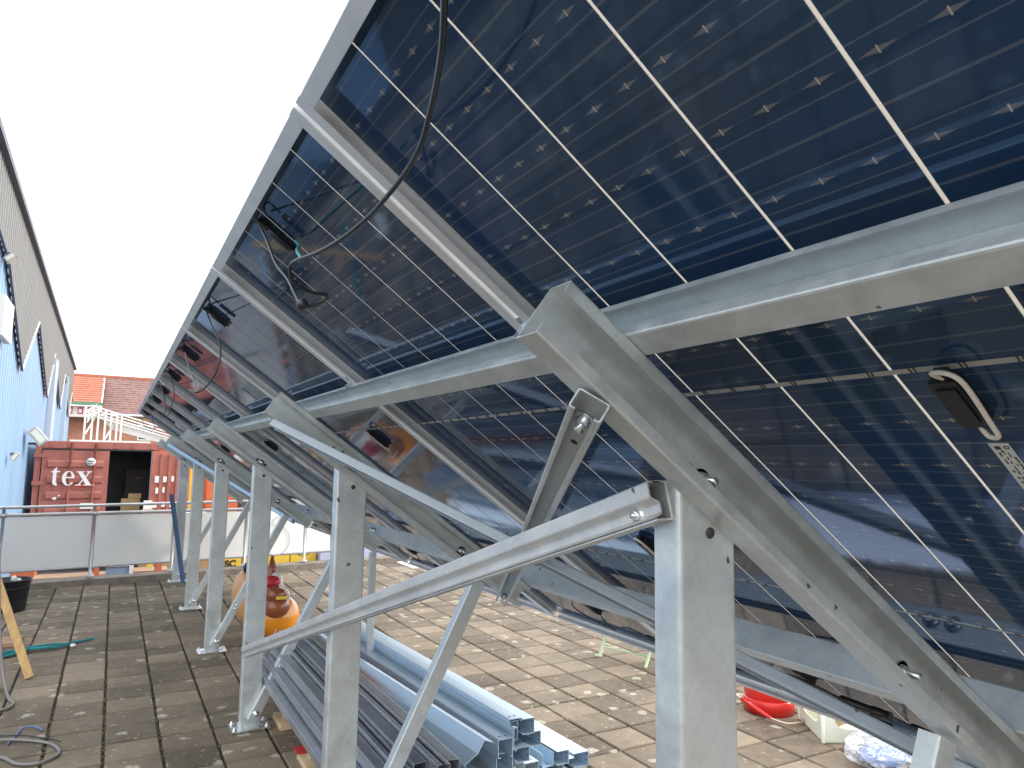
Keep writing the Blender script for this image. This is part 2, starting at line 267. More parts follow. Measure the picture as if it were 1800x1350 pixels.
# ------------------------------------------------------------------ mesh helpers
V = Vector
class MB:
    def __init__(s): s.v = []; s.f = []; s.sm = []
    def add(s, vs, fs, smooth=False):
        b = len(s.v); s.v += [tuple(v) for v in vs]; s.f += [tuple(i+b for i in f) for f in fs]; s.sm += [smooth]*len(fs); return s
    def box(s, a, b, ax=None, o=None):
        x0, y0, z0 = a; x1, y1, z1 = b
        vs = [V(p) for p in ((x0,y0,z0),(x1,y0,z0),(x1,y1,z0),(x0,y1,z0),(x0,y0,z1),(x1,y0,z1),(x1,y1,z1),(x0,y1,z1))]
        if ax: O = V(o or (0,0,0)); vs = [O + ax[0]*v.x + ax[1]*v.y + ax[2]*v.z for v in vs]
        return s.add(vs, [(0,3,2,1),(4,5,6,7),(0,1,5,4),(1,2,6,5),(2,3,7,6),(3,0,4,7)])
    def ext(s, poly, O, X, Y, Z, L, smooth=False):
        O = V(O); n = len(poly)
        vs = [O + X*p[0] + Y*p[1] for p in poly] + [O + X*p[0] + Y*p[1] + Z*L for p in poly]
        s.add(vs, [(i, (i+1) % n, n+(i+1) % n, n+i) for i in range(n)], smooth)
        return s.add([], []) if False else s._caps(len(s.v)-2*n, n)
    def _caps(s, b, n):
        s.f.append(tuple(b+i for i in reversed(range(n)))); s.f.append(tuple(b+n+i for i in range(n))); s.sm += [False, False]; return s
    def tube(s, pts, r, seg=8, caps=True):
        pts = [V(p) for p in pts]; n = len(pts); rr = r if isinstance(r, (list, tuple)) else [r]*n
        t0 = (pts[1]-pts[0]).normalized(); up_ = V((0,0,1)) if abs(t0.z) < .9 else V((1,0,0)); a = t0.cross(up_).normalized(); vs = []
        for i, p in enumerate(pts):
            t = (pts[min(i+1, n-1)]-pts[max(i-1, 0)]).normalized(); a = (a - t*a.dot(t)).normalized(); b = t.cross(a)
            for k in range(seg):
                w = 2*math.pi*k/seg; vs.append(p + (a*math.cos(w)+b*math.sin(w))*rr[i])
        fs = [(i*seg+k, i*seg+(k+1) % seg, (i+1)*seg+(k+1) % seg, (i+1)*seg+k) for i in range(n-1) for k in range(seg)]
        b0 = len(s.v); s.add(vs, fs, True)
        if caps: s.f += [tuple(b0+k for k in range(seg)), tuple(b0+(n-1)*seg+k for k in reversed(range(seg)))]; s.sm += [False]*2
        return s
    def lathe(s, prof, O, ax=V((0,0,1)), seg=20, sx=1., sy=1.):
        O = V(O); ax = ax.normalized(); u_ = V((1,0,0)) if abs(ax.x) < .9 else V((0,1,0)); a = ax.cross(u_).normalized(); b = ax.cross(a); vs = []
        for r, z in prof:
            for k in range(seg):
                w = 2*math.pi*k/seg; vs.append(O + ax*z + a*(math.cos(w)*r*sx) + b*(math.sin(w)*r*sy))
        fs = [(i*seg+k, i*seg+(k+1) % seg, (i+1)*seg+(k+1) % seg, (i+1)*seg+k) for i in range(len(prof)-1) for k in range(seg)]
        return s.add(vs, fs, True)
    def ell(s, c, rad, rot=None, seg=24, rings=14, f=None):
        vs = []; c = V(c)
        for i in range(rings+1):
            th = math.pi*i/rings
            for k in range(seg):
                w = 2*math.pi*k/seg; d = V((math.sin(th)*math.cos(w), math.sin(th)*math.sin(w), math.cos(th)))
                p = V((d.x*rad[0], d.y*rad[1], d.z*rad[2]))
                if f: p = p*f(d)
                if rot: p = rot @ p
                vs.append(c+p)
        fs = [(i*seg+k, (i+1)*seg+k, (i+1)*seg+(k+1) % seg, i*seg+(k+1) % seg) for i in range(rings) for k in range(seg)]
        return s.add(vs, fs, True)
    def mesh(s, name):
        me = bpy.data.meshes.new(name); me.from_pydata(s.v, [], s.f); me.polygons.foreach_set('use_smooth', s.sm); me.update(); return me
def obj(name, mb, m, parent=None, rel=True):
    me = mb.mesh(name) if isinstance(mb, MB) else mb
    if not me.materials: me.materials.append(M[m] if isinstance(m, str) else m)
    o = bpy.data.objects.new(name, me); COL.objects.link(o)
    if parent is not None:
        o.parent = parent
        if rel: o.matrix_parent_inverse = parent.matrix_world.inverted()
    return o
def tag(o, label=None, cat=None, group=None, kind=None):
    if label: o['label'] = label
    if cat: o['category'] = cat
    if group: o['group'] = group
    if kind: o['kind'] = kind
    return o
def thing(name, label, cat, loc=(0,0,0), group=None, kind=None):
    o = bpy.data.objects.new(name, None); COL.objects.link(o); o.location = loc; o.empty_display_size = .1
    o.matrix_world = Matrix.Translation(V(loc))
    return tag(o, label, cat, group, kind)
def copy_tree(o, parent=None):
    c = o.copy(); COL.objects.link(c); c.parent = parent
    if parent is not None: c.matrix_parent_inverse = o.matrix_parent_inverse.copy()
    for ch in [x for x in CH.get(o.name, [])]: copy_tree(ch, c)
    return c
CH = {}
def fillet(path, r, n=3):
    out = [V((*path[0], 0))]
    for i in range(1, len(path)-1):
        p0, p, p1 = [V((*q, 0)) for q in path[i-1:i+2]]
        a = (p0-p); b = (p1-p); rr = min(r, a.length*.45, b.length*.45); a.normalize(); b.normalize()
        A, B = p+a*rr, p+b*rr
        for k in range(n+1):
            t = k/n; out.append(A*(1-t)**2 + p*2*t*(1-t) + B*t*t)
    out.append(V((*path[-1], 0))); return out
def thick(path, t, r=.006, n=3):
    pts = fillet(path, r, n) if r else [V((*q, 0)) for q in path]
    L_, R_ = [], []
    for i, p in enumerate(pts):
        d0 = (pts[i]-pts[i-1]).normalized() if i else None; d1 = (pts[i+1]-pts[i]).normalized() if i < len(pts)-1 else None
        d = ((d0 or d1)+(d1 or d0)).normalized(); nn = V((-d.y, d.x, 0)); k = t/2
        if d0 and d1: k /= max(.5, nn.dot(V((-d1.y, d1.x, 0))))
        L_.append(p+nn*k); R_.append(p-nn*k)
    return [(p.x, p.y) for p in L_] + [(p.x, p.y) for p in reversed(R_)]
def cprof(w, h, lip, t=.0025, r=.005):      # web on x=0 from y=0..h, flanges towards +x
    return thick([(w, lip), (w, 0), (0, 0), (0, h), (w, h), (w, h-lip)], t, r)
def uprof(w, h, t=.003, r=.005): return thick([(w, 0), (0, 0), (0, h), (w, h)], t, r)
def chan(mb, prof, P, Q, X, Y):
    P, Q = V(P), V(Q); Z = (Q-P); L = Z.length; Z.normalize(); X = (X - Z*X.dot(Z)).normalized(); Y2 = (Y - Z*Y.dot(Z) - X*Y.dot(X)).normalized()
    return mb.ext(prof, P, X, Y2, Z, L)
def bolt(mb, O, ax, r=.009, h=.008, shank=.0, washer=True):
    O = V(O); ax = ax.normalized()
    if washer: mb.lathe([(0, 0), (r*1.6, 0), (r*1.6, .002), (0, .002)], O, ax, 16)
    mb.lathe([(r, .002), (r, h), (r*.8, h+.0015), (0, h+.0015)], O, ax, 6)
    if shank: mb.lathe([(r*.55, h), (r*.55, h+shank), (0, h+shank)], O, ax, 10)
    return mb
def smooth_path(pts, n=6):
    pts = [V(p) for p in pts]; out = []
    for i in range(len(pts)-1):
        p0 = pts[max(i-1, 0)]; p1 = pts[i]; p2 = pts[i+1]; p3 = pts[min(i+2, len(pts)-1)]
        for k in range(n):
            t = k/n; out.append(.5*((2*p1)+(-p0+p2)*t+(2*p0-5*p1+4*p2-p3)*t*t+(-p0+3*p1-3*p2+p3)*t**3))
    out.append(pts[-1]); return out
def ray(px, py, depth):      # world position of something measured in the survey photo at a given distance
    return V((0, 0, CAMH)) + (fw + r2*((px-900)/1247.48) - u2*((py-675)/1247.48))*depth
EX, EY, EZ = V((1,0,0)), V((0,1,0)), V((0,0,1))
# ================================================================== SETTING
g = MB(); g.add([(-400,-400,-1.0),(400,-400,-1.0),(400,400,-1.0),(-400,400,-1.0)], [(0,1,2,3)])
tag(obj('yard_ground', g, 'yard'), kind='structure')
V = Vector
# terrace: joint bed with slabs
X0, X1, Y0, Y1 = -1.64, 8.3, -3.0, 12.2
def yend(x): return 10.74+.1206*(x+1.6)+(.35 if x > 3.3 else 0)
tb = MB(); _p = [(X0, Y0), (X1, Y0), (X1, yend(X1)), (3.31, yend(3.31)), (3.3, yend(3.3)), (X0, yend(X0))]; tb.ext(_p, V((0,0,-.99)), V((1,0,0)), V((0,1,0)), V((0,0,1)), .972); terrace = tag(obj('terrace', tb, 'joint'), kind='structure')
SW, SL = .2887, .2795
def slab_mesh(v):
    rnd = random.Random(v); hw, hl = SW/2-.0058-rnd.random()*.003, SL/2-.0068-rnd.random()*.0024; b = .006
    top = [(-hw+b, -hl+b, 0), (hw-b, -hl+b, 0), (hw-b, hl-b, 0), (-hw+b, hl-b, 0)]
    j = lambda: (rnd.random()-.5)*.004
    low = [(-hw+j(), -hl+j()*.5, -.008), (hw+j(), -hl+j()*.5, -.007), (hw+j(), hl+j()*.5, -.007), (-hw+j(), hl+j()*.5, -.007)]
    bot = [(x, y, -.035) for x, y, z in low]
    mb = MB(); mb.add(top+low+bot, [(0,1,2,3)]+[(4+i, 4+(i+1) % 4, (i+1) % 4, i) for i in range(4)]+[(8+i, 8+(i+1) % 4, 4+(i+1) % 4, 4+i) for i in range(4)])
    return mb
smb = [slab_mesh(v) for v in range(6)]; sme = []
for q in smb:
    me = q.mesh('slab'); me.materials.append(M['slab']); sme.append(me)
cells = []
i0, i1 = math.ceil((X0-.056)/SW), math.floor((X1-.056)/SW)-1; j0, j1 = math.ceil((Y0-4.27)/SL), math.floor((Y1-4.27)/SL)-1
for i in range(i0, i1+1):
    for j in range(j0, j1+1):
        x, y = .056+(i+.5)*SW, 4.27+(j+.5)*SL
        if y+SL/2 > yend(x)-.02: continue
        d = V((x, y, -CAMH)); z = d.dot(fw); px = 900+1247.48*d.dot(r2)/z if z > .1 else -1; py = 675-1247.48*d.dot(u2)/z if z > .1 else -1
        vis = z > .1 and -20 < px < 1820 and py < 1370 and not (py < 930) and not (px > 1160 and px < 1290) and py > 985+.36*max(0, px-690)
        cells.append((0 if vis else 1, z if vis else 99, x, y))
cells.sort()
rest = MB(); rnd = random.Random(3)
for n, (a, z, x, y) in enumerate(cells):
    v = rnd.randrange(6); k = rnd.random(); dz = (rnd.random()-.5)*.004; tx, ty = (rnd.random()-.5)*.008, (rnd.random()-.5)*.008; rz = (0 if k < .5 else math.pi) + (rnd.random()-.5)*.01
    mt = Matrix.Translation((x, y, dz)) @ Matrix.Rotation(rz, 4, 'Z') @ Matrix.Rotation(tx, 4, 'X') @ Matrix.Rotation(ty, 4, 'Y')
    if n < 300:
        o = bpy.data.objects.new('slab', sme[v]); COL.objects.link(o); o.parent = terrace; o.matrix_local = mt
    else: rest.add([mt @ V(p) for p in smb[v].v], smb[v].f)
tag(obj('slabs', rest, 'slab', terrace), kind='stuff')
mo = MB(); rnd = random.Random(11)       # moss and weeds along joints
for (xa, ya_, xb, yb, n) in ((.056, 4.4, .056, 6.2, 130), (.056-SW, 4.4, .056-SW, 5.6, 110), (.345, 4.4, .345, 7, 90), (2.65, 4.05, 2.65, 4.35, 60), (2.94, 4.0, 2.94, 4.6, 110), (.63, 4.4, .63, 6.5, 60), (-.4, 10.55, 3, 10.95, 120), (2.4, 4.27, 3.2, 4.27, 50)):
    for k in range(n):
        t = rnd.random(); x = xa+(xb-xa)*t+rnd.gauss(0, .007); y = ya_+(yb-ya_)*t+rnd.gauss(0, .007); s = .002+rnd.random()*.005
        mo.ell((x, y, -.004), (s*1.4, s*1.8, s*.9), seg=5, rings=3)
tag(obj('joint_moss', mo, 'moss', terrace), kind='stuff')
# ================================================================== SOLAR ARRAY frame of reference
TH = R(35.8325); S = V((math.cos(TH), 0, -math.sin(TH))); NN = V((-math.sin(TH), 0, -math.cos(TH))); T0 = V((.2204, 0, 2.2158))
def PL(u, Y, n=0): return T0 + S*u + NN*n + EY*Y
YJ, PP, PW, PLEN = 1.165, 1.155, 1.139, 2.46
# panel local frame: x = down slope, y = along the row, z = out of the underside reversed (z up = sky side); origin at the top corner, frame underside z=0
Mat = Matrix(((S.x, 0, -NN.x, 0), (S.y, 1, -NN.y, 0), (S.z, 0, -NN.z, 0), (0, 0, 0, 1)))
def panel(k, label):
    root = thing('solar_panel', label, 'solar panel', PL(0, YJ+PP*k), 'solar panels mounted in a row')
    root.matrix_world = Matrix.Translation(PL(0, YJ+PP*k)) @ Mat
    return root
GZ = .030
def part_local(name, mb, m, root):
    o = obj(name, mb, m, root, rel=False); return o
cw = .187; cy0 = .0055
def pmeshes():
    P = {}
    lp = thick([(.0295, .001), (.001, .001), (.001, .0355), (.012, .0355)], .002, .0015, 1)
    a = MB(); a.ext([(p[0], p[1]) for p in lp], V((0,0,0)), EY, EZ, EX, PLEN); P['side0'] = a
    b = MB(); b.ext([(PW-p[0], p[1]) for p in lp], V((0,0,0)), EY, EZ, EX, PLEN); P['side1'] = b
    c = MB(); c.ext([(p[0], p[1]) for p in lp], V((0,.031,0)), EX, EZ, EY, PW-.062); P['top'] = c
    d = MB(); d.ext([(PLEN-p[0], p[1]) for p in lp], V((0,.031,0)), EX, EZ, EY, PW-.062); P['bot'] = d
    return P
PM = {k: v.mesh('frame_rail') for k, v in pmeshes().items()}
for me in PM.values(): me.materials.append(M['alu_dark'])
secs = [(.018, .8145), (.8255, 1.5545), (1.5655, 2.442)]
CM = []
gw = .0055
for si, (a, b) in enumerate(secs):
    mb = MB(); mb.box((a, gw/2, GZ), (b, cw-gw/2, GZ+.003)); me = mb.mesh('cell_block'); me.materials.append(M['cell']); CM.append(me)
gmb = MB(); gmb.box((.012, -gw/2-.0006, GZ+.0012), (2.448, gw/2+.0006, GZ+.0028)); GM = gmb.mesh('gap_strip'); GM.materials.append(M['gap'])
hm = MB(); hm.box((-.0046, .004, GZ+.0008), (.0046, PW-.004, GZ+.0025)); HM = hm.mesh('mid_strip'); HM.materials.append(M['midgap'])
# interconnect ribbons crossing the mid strip (dark notches)
rb = MB()
for c in range(6):
    for q in (.028, .034, .092, .098, .156, .162): rb.box((-.006, cy0+c*cw+q, GZ-.0004), (.006, cy0+c*cw+q+.0018, GZ+.0008))
RM = rb.mesh('ribbon'); RM.materials.append(M['dark_parts_hole_shade'])
hs2 = MB(); hs2.box((-.005, .004, GZ+.0009), (.003, PW-.004, GZ+.0025)); HM2 = hs2.mesh('end_strip'); HM2.materials.append(M['gap'])
jb = MB()
jpoly = thick([(-.043, 0), (.043, 0)], .026, 0); 
jb.box((-.045, -.017, GZ-.020), (.045, .017, GZ-.0005)); jb.box((-.033, -.012, GZ-.023), (.033, .012, GZ-.020)); jb.box((.045, -.009, GZ-.014), (.056, .009, GZ-.003)); jb.box((-.056, -.009, GZ-.014), (-.045, .009, GZ-.003))
JM = jb.mesh('junction_box'); JM.materials.append(M['black'])
def add_panel(k, label):
    root = panel(k, label)
    def pt(name, me, loc=(0,0,0)):
        o = bpy.data.objects.new(name, me); COL.objects.link(o); o.parent = root; o.location = loc; return o
    for key in ('side0', 'side1', 'top', 'bot'): pt('frame_rail', PM[key])
    for c in range(6):
        for me in CM: pt('cell_block', me, (0, cy0+c*cw, 0))
    for c in range(7): pt('gap_strip', GM, (0, cy0+c*cw, 0))
    for u in (.82, 1.56): pt('mid_strip', HM, (u, 0, 0)); pt('ribbon_ends', RM, (u, 0, 0))['kind'] = 'stuff'
    pt('end_strip', HM2, (.0155, 0, 0)); pt('end_strip', HM2, (2.4455, 0, 0))
    ymid = .5
    um = .872 if k % 2 else 1.44
    boxes = [(um, ymid)]
    if k > -1: boxes += [(.095, .60), (2.15, .44)]
    for (u, y) in boxes:
        b = pt('junction_box', JM, (u, y+.0, 0))
        if u < .2: b.scale = (1, .75, .75); b.location.z = GZ*.25
    # pale lead looping from one end of the middle box to the other
    w = MB(); z = GZ-.012
    w.tube(smooth_path([(um-.045, ymid+.0, z), (um-.062, ymid+.004, z-.006), (um-.066, ymid-.018, z-.012), (um-.045, ymid-.030, z-.014), (um+.03, ymid-.026, z-.014), (um+.062, ymid-.020, z-.010), (um+.068, ymid-.004, z-.004), (um+.050, ymid, z)], 5), .0034, 8)
    part_local('lead', w, 'cable_white', root)
    if k > -1:
        w = MB(); w.tube(smooth_path([(.05, .60, z), (.03, .58, z-.01), (.035, .555, z-.016), (.07, .552, z-.014)], 5), .003, 6); w.lathe([(0,0), (.007,0), (.008,.02), (.006,.07), (0,.07)], (.075, .552, z-.014), EX, 8)
        part_local('connector_lead', w, 'cable', root)
        w = MB(); w.tube(smooth_path([(2.21, .44, z), (2.245, .43, z-.015), (2.235, .33, z-.03), (2.20, .22, z-.02), (2.23, .12, z-.02)], 6), .003, 6); w.tube(smooth_path([(2.10, .44, z), (2.06, .47, z-.01), (2.12, .53, z-.03), (2.24, .50, z-.025), (2.26, .36, z-.03)], 6), .003, 6)
        w.lathe([(0,0), (.008,0), (.009,.02), (.006,.07), (0,.07)], (2.23, .12, z-.02), V((.3,-1,0)), 8)
        part_local('output_lead', w, 'cable', root)
    return root
names = {-1: 'nearest solar panel overhead seen from below, with paper rating label', 0: 'second solar panel from the camera, under which the long black cable hangs',
         1: 'third solar panel, its underside mirroring the orange figure', 2: 'fourth solar panel with silvery underside, above third post', 3: 'fifth solar panel, pinkish reflection beside a thin looped cable',
         4: 'sixth solar panel from the camera, dull red reflection near its top', 5: 'seventh solar panel from the camera, narrow red reflection', 6: 'eighth solar panel, second from the far end', 7: 'farthest solar panel, at the corner above the red container'}
panels = {k: add_panel(k, names[k]) for k in range(-1, 8)}
# rating label on nearest panel
p = panels[-1]; lb = MB(); lb.box((.975, .492, GZ-.0012), (1.16, .517, GZ-.0004)); lo = part_local('rating_label', lb, 'label', p)
tx = MB(); rnd = random.Random(5)
for i in range(34):
    x = .985+i*.005; 
    for y in (.4945, .4995, .5045, .5095):
        if rnd.random() < .55: tx.box((x, y, GZ-.0016), (x+.0035+rnd.random()*.002, y+.0012+rnd.random()*.0015, GZ-.0012))
tx.lathe([(.0035,0), (.0035,.0004), (.0022,.0004), (.0022,0)], (.984, .4975, GZ-.0017), EZ, 12); tx.box((.981,.505,GZ-.0016), (.988,.512,GZ-.0012))
obj('print', tx, 'ink', lo, rel=False)
# ================================================================== PURLINS
def purlin(label, prof_path, u0, n0):
    mb = MB(); poly = thick(prof_path, .0028, .0025, 2)
    mb.ext(poly, PL(0, -.35, 0), S, NN, EY, 10.98)
    root = thing('purlin', label, 'steel purlin', PL(u0, 5.2, .05), 'galvanised purlins under the panels')
    obj('channel', mb, 'galv', root); return root
HP = .086
pu1 = purlin('upper galvanised purlin, open side facing uphill, crossing the whole row', [(.565, .014), (.565, .0015), (.608, .0015), (.608, HP-.0015), (.565, HP-.0015), (.565, HP-.017)], .58, .05)
pu2 = purlin('lower galvanised purlin with broad flat web, running near the bottom of the row', [(1.800, .016), (1.800, .0015), (1.752, .0015), (1.752, HP-.0015), (1.800, HP-.0015), (1.800, HP-.016)], 1.77, .05)
for pu, u in ((pu1, .560), (pu2, 1.747)):
    for k in range(-0, 8):
        y = YJ+PP*k-.005
        mb = MB(); ax = [S, EY, NN]
        O = PL(u, y, 0)
        mb.box((-.010, -.013, -.002), (-.004, .013, .022), ax, O); mb.box((-.03, -.018, -.004), (-.004, .018, -.0005), ax, O); mb.box((-.004, -.013, .018), (.006, .013, .022), ax, O)
        obj('panel_clamp', mb, 'zinc', pu)
for k in range(6):                                  # bolts through purlins beside each rafter
    y = .8495+1.9367*k
    mb = MB(); O = PL(.575, y+.055, HP+.0); bolt(mb, O, NN, .011, .011, .014)
    obj('bolt', mb, 'zinc', pu1)
    mb = MB(); O = PL(1.7475, y+.12, .05); bolt(mb, O, -S, .012, .01, .0); bolt(mb, PL(1.7475, y+.17, .05), -S, .012, .01)
    obj('bolt', mb, 'zinc', pu2)
# ================================================================== SUPPORT FRAMES
YP = .8495; SP = 1.9367; XP = .7721; PWD = .1161; PD = .056
RB = .182          # rafter underside distance
def support(k, label):
    Y = YP+SP*k
    root = thing('support_frame', label, 'steel frame', (XP+.058, Y, 0), 'galvanised support frames')
    mb = MB(); prof = uprof(PD, PWD, .004, .006)     # web towards -Y
    # X axis of profile -> +Y (flange depth), Y axis -> +X
    mb.ext(prof, V((XP, Y, .01)), EY, EX, EZ, 1.598)
    obj('post', mb, 'galv', root)
    bp = MB(); bp.box((XP-.055, Y-.065, 0.004), (XP+PWD+.055, Y+.105, .013)); pl = obj('base_plate', bp, 'zinc', root)
    for sx in (-1, 1):
        an = MB(); x = XP if sx < 0 else XP+PWD
        an.ext(thick([(.038*sx, .0155), (.002*sx, .0155), (.002*sx, .060)], .004, .003, 2), V((x, Y+.006, 0)), EX, EZ, EY, .045)
        obj('angle_cleat', an, 'zinc', pl)
    for (bx, by) in ((-.035, -.04), (PWD+.035, -.04), (-.035, .08), (PWD+.035, .08)):
        b = MB(); bolt(b, (XP+bx, Y+by, .013), EZ, .009, .010, .008); obj('anchor_bolt', b, 'zinc', pl)
    # rafter, open towards the camera
    rm = MB(); ulen = 1.80 if k else 2.15
    prof = cprof(.052, RB-HP-.001, .019, .003, .003)
    O = PL(.448, Y-.0015, HP+.0015)
    rm.ext([(q[0], q[1]) for q in prof], O, -EY, NN, S, ulen-.448)
    obj('rafter', rm, 'galv', root)
    # bolt group on rafter web
    for (u, n) in ((.835, .145),):
        b = MB(); O = PL(u, Y-.004, n); bolt(b, O, -EY, .012, .012, .022); b.lathe([(.019,0), (.019,.002), (.014,.002), (.014,0)], O, -EY, 18)
        obj('bolt', b, 'zinc', root)
    # dark discs coloured as the shade in slot ends and a post-top hole
    for du in (-.030, .030): obj('hole_shade_disc', MB().lathe([(.008, 0), (.008, .0012), (0, .0012)], PL(.835+du, Y-.0032, .142), -EY, 16), 'dark_parts_hole_shade', root)
    hl = MB(); hl.lathe([(.009, 0), (.009, .0012), (0, .0012)], (XP+.062, Y-.0021, PL(.9, 0, .20).z), -EY, 16)
    obj('hole_shade_disc', hl, 'dark_parts_hole_shade', root)
    # brace from the foot to the rafter
    A = V((.835, Y-.004, .055)); B0 = V((1.447, 0, 1.262)); A0 = V((.835, 0, .055)); dd = (B0-A0).normalized(); B = B0 - dd*((RB+.014-(B0-T0).dot(NN))/(-dd.dot(NN))); B.y = Y-.004; d = (B-A).normalized(); side = d.cross(EY).normalized()
    br = MB(); c2 = cprof(.040, .058, .010, .0025, .004)
    # web against the post plane, open to camera at the foot; closed face towards the camera
    chan(br, [(q[0], q[1]-.029) for q in uprof(.040, .058, .0025, .004)], A - EY*.040, B - EY*.040, EY, side)
    bo = obj('brace', br, 'galv', root)
    b = MB(); bolt(b, A + d*.045 - EY*.0415, -EY, .012, .010, .014); obj('bolt', b, 'zinc', bo)
    b = MB(); O = A + d*.335 - EY*.0415; bolt(b, O, -EY, .007, .005, 0); bolt(b, O+d*.035, -EY, .007, .005, 0); obj('splice_bolt', b, 'zinc', bo)
    b2 = MB(); O = PL(1.445, Y-.004, .140); bolt(b2, O, -EY, .013, .012, .024); b2.lathe([(.02,0), (.02,.002), (.014,.002), (.014,0)], O, -EY, 18); obj('bolt', b2, 'zinc', root)
    return root
fl = ['nearest support frame, its broad post rising at right of centre', 'second support frame, post standing in front of the steel stacks', 'third support frame, post foot on a bright plate beside the dark stack',
      'fourth support frame, behind the post nearest the orange figure', 'fifth support frame from the camera, narrow post before the barrier', 'farthest support frame, beside the blue bar at the barrier']
frames = [support(k, fl[k]) for k in range(6)]
# raised lip on near rafter (stiffener grooves) kept in profile; diagonal braces
def diag(label, P, Q, face, w=.045, d=.030, m='galv', name='diagonal_brace'):
    P, Q = V(P), V(Q); root = thing(name, label, 'steel brace', (P+Q)/2, 'loose and fitted steel braces')
    mb = MB(); prof = [(q[0], q[1]-w/2) for q in cprof(d, w, .009, .0025, .004)]
    X = face - (Q-P).normalized()*face.dot((Q-P).normalized()); X.normalize(); Yv = (Q-P).normalized().cross(X)
    chan(mb, prof, P, Q, X, Yv); obj('channel', mb, m, root)
    for t in (.035, .965):
        O = P.lerp(Q, t) + X*.0025; b = MB(); bolt(b, O, X, .011, .012, .012); obj('bolt', b, 'zinc', root)
    for t in (.06, .085, .94):
        O = P.lerp(Q, t) + X*.0018; b = MB(); b.lathe([(.006, 0), (.006, .001), (0, .001)], O, X, 12); obj('hole_shade_disc', b, 'dark_parts_hole_shade', root)  # dark disc in place of an open hole, its shade given as colour
    return root
diag('steel strut hanging from the nearest rafter, open end up', PL(.575, .80, .190), PL(1.69, 2.70, .196), NN, .048, .030)
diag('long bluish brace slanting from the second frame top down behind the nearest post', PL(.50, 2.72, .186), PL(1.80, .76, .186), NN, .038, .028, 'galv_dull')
diag('pale bluish brace slanting between the two farthest frames', PL(.50, 8.50, .186), PL(1.68, 6.70, .186), NN, .045, .03, 'galv_blue')
# beam along the post row
def beam():
    P, Q = V((XP-.003, .862, 1.549)), V((XP-.003, 4.56, .462))
    root = thing('steel_beam', 'long grey steel beam sloping down across three posts', 'steel beam', (P+Q)/2, 'loose and fitted steel braces')
    mb = MB(); d = (Q-P).normalized(); Yv = (EZ - d*EZ.dot(d)).normalized()
    prof = thick([(.036, .010), (.036, .0), (.0, .0), (.0, .078), (.036, .078), (.036, .030), (.024, .026)], .003, .004)
    prof = thick([(.030, .000), (.0, .000), (.0, .060), (.036, .060), (.036, .034), (.019, .027), (.019, .010), (.033, .004)], .003, .004)
    mb.ext(prof, P, -EX, Yv, d, (Q-P).length); obj('channel', mb, 'galv_beam', root)
    b = MB(); O = P + d*.055 + Yv*.018 - EX*.020; bolt(b, O, -EX, .009, .008, .006); obj('bolt', b, 'zinc', root)
    return root
beam()
# thin upright prop between stacks
mb = MB(); chan(mb, uprof(.020, .045, .0025, .004), (1.545, 4.70, 0), (1.540, 4.70, 1.02), EY, EX)
t = thing('steel_prop', 'thin upright steel prop between the dark and bright stacks', 'steel prop', (1.55, 4.7, 0)); obj('channel', mb, 'galv', t)
# blue bar leaning at the far post
t = thing('blue_bar', 'dark blue metal bar leaning on the farthest post', 'metal bar', (.85, 10.3, 0)); mb = MB(); chan(mb, thick([(.03, 0), (0, 0), (0, .05), (.03, .05)], .004, 0), (.86, 10.30, .02), (.66, 10.36, 1.15), -EY, EX); obj('bar', mb, 'bluebar', t)
# ================================================================== STACK 1 : dull channels on timber bearers
def stack_piece(name, label, cat, group, prof, O, X, Y, L, m, holes=None, D=V((0,1,0))):
    root = thing(name, label, cat, O, group); mb = MB(); mb.ext(prof, V(O), X, Y, D, L); obj('channel', mb, m, root)
    if holes:
        for (c, ax) in holes:
            b = MB(); b.lathe([(.0052, 0), (.0052, .0009), (0, .0009)], V(c), ax, 12); obj('hole_shade_disc', b, 'dark_parts_hole_shade', root)  # flat disc carrying the hole's inner shade in its colour
    return root
ordn = ['first', 'second', 'third', 'fourth', 'fifth', 'sixth', 'seventh', 'eighth']
# (x, z, yEnd)  – channels open upwards / downwards alternately
rnd = random.Random(4)
rowsd = [('top', [(.985, .375), (1.045, .392), (1.105, .405), (1.165, .425), (1.225, .418)]), ('middle', [(.935, .305), (.995, .322), (1.055, .338), (1.115, .35), (1.175, .352), (1.235, .345)]), ('bottom', [(.90, .235), (.965, .25), (1.03, .262), (1.09, .27), (1.15, .272), (1.21, .27)])]
c1 = thick([(.020, .046), (.0, .046), (.0, .0), (.052, .0), (.052, .046), (.034, .046)], .0022, .004, 2)
for rn, row in rowsd:
    for i, (x, z) in enumerate(row):
        rt_ = rnd.uniform(-.10, .10); flip = (i % 2 == 0)
        Xv = V((math.cos(rt_), 0, math.sin(rt_))); Zv = V((-math.sin(rt_), 0, math.cos(rt_)))
        if flip: Zv2 = -Zv; O = V((x, 2.52+rnd.uniform(-.06, .28), z+.048))
        else: Zv2 = Zv; O = V((x, 2.52+rnd.uniform(-.06, .28), z))
        if rn == 'top' and i == 4: O.y = 2.68
        stack_piece('dull_channel', f'dull grey channel, {ordn[i]} from the left in the {rn} layer of the dark stack', 'steel channel', 'dull steel channels stacked behind the second post', c1, O, Xv, Zv2, 5.0-O.y+rnd.uniform(-.06, .15), 'galv_dark')
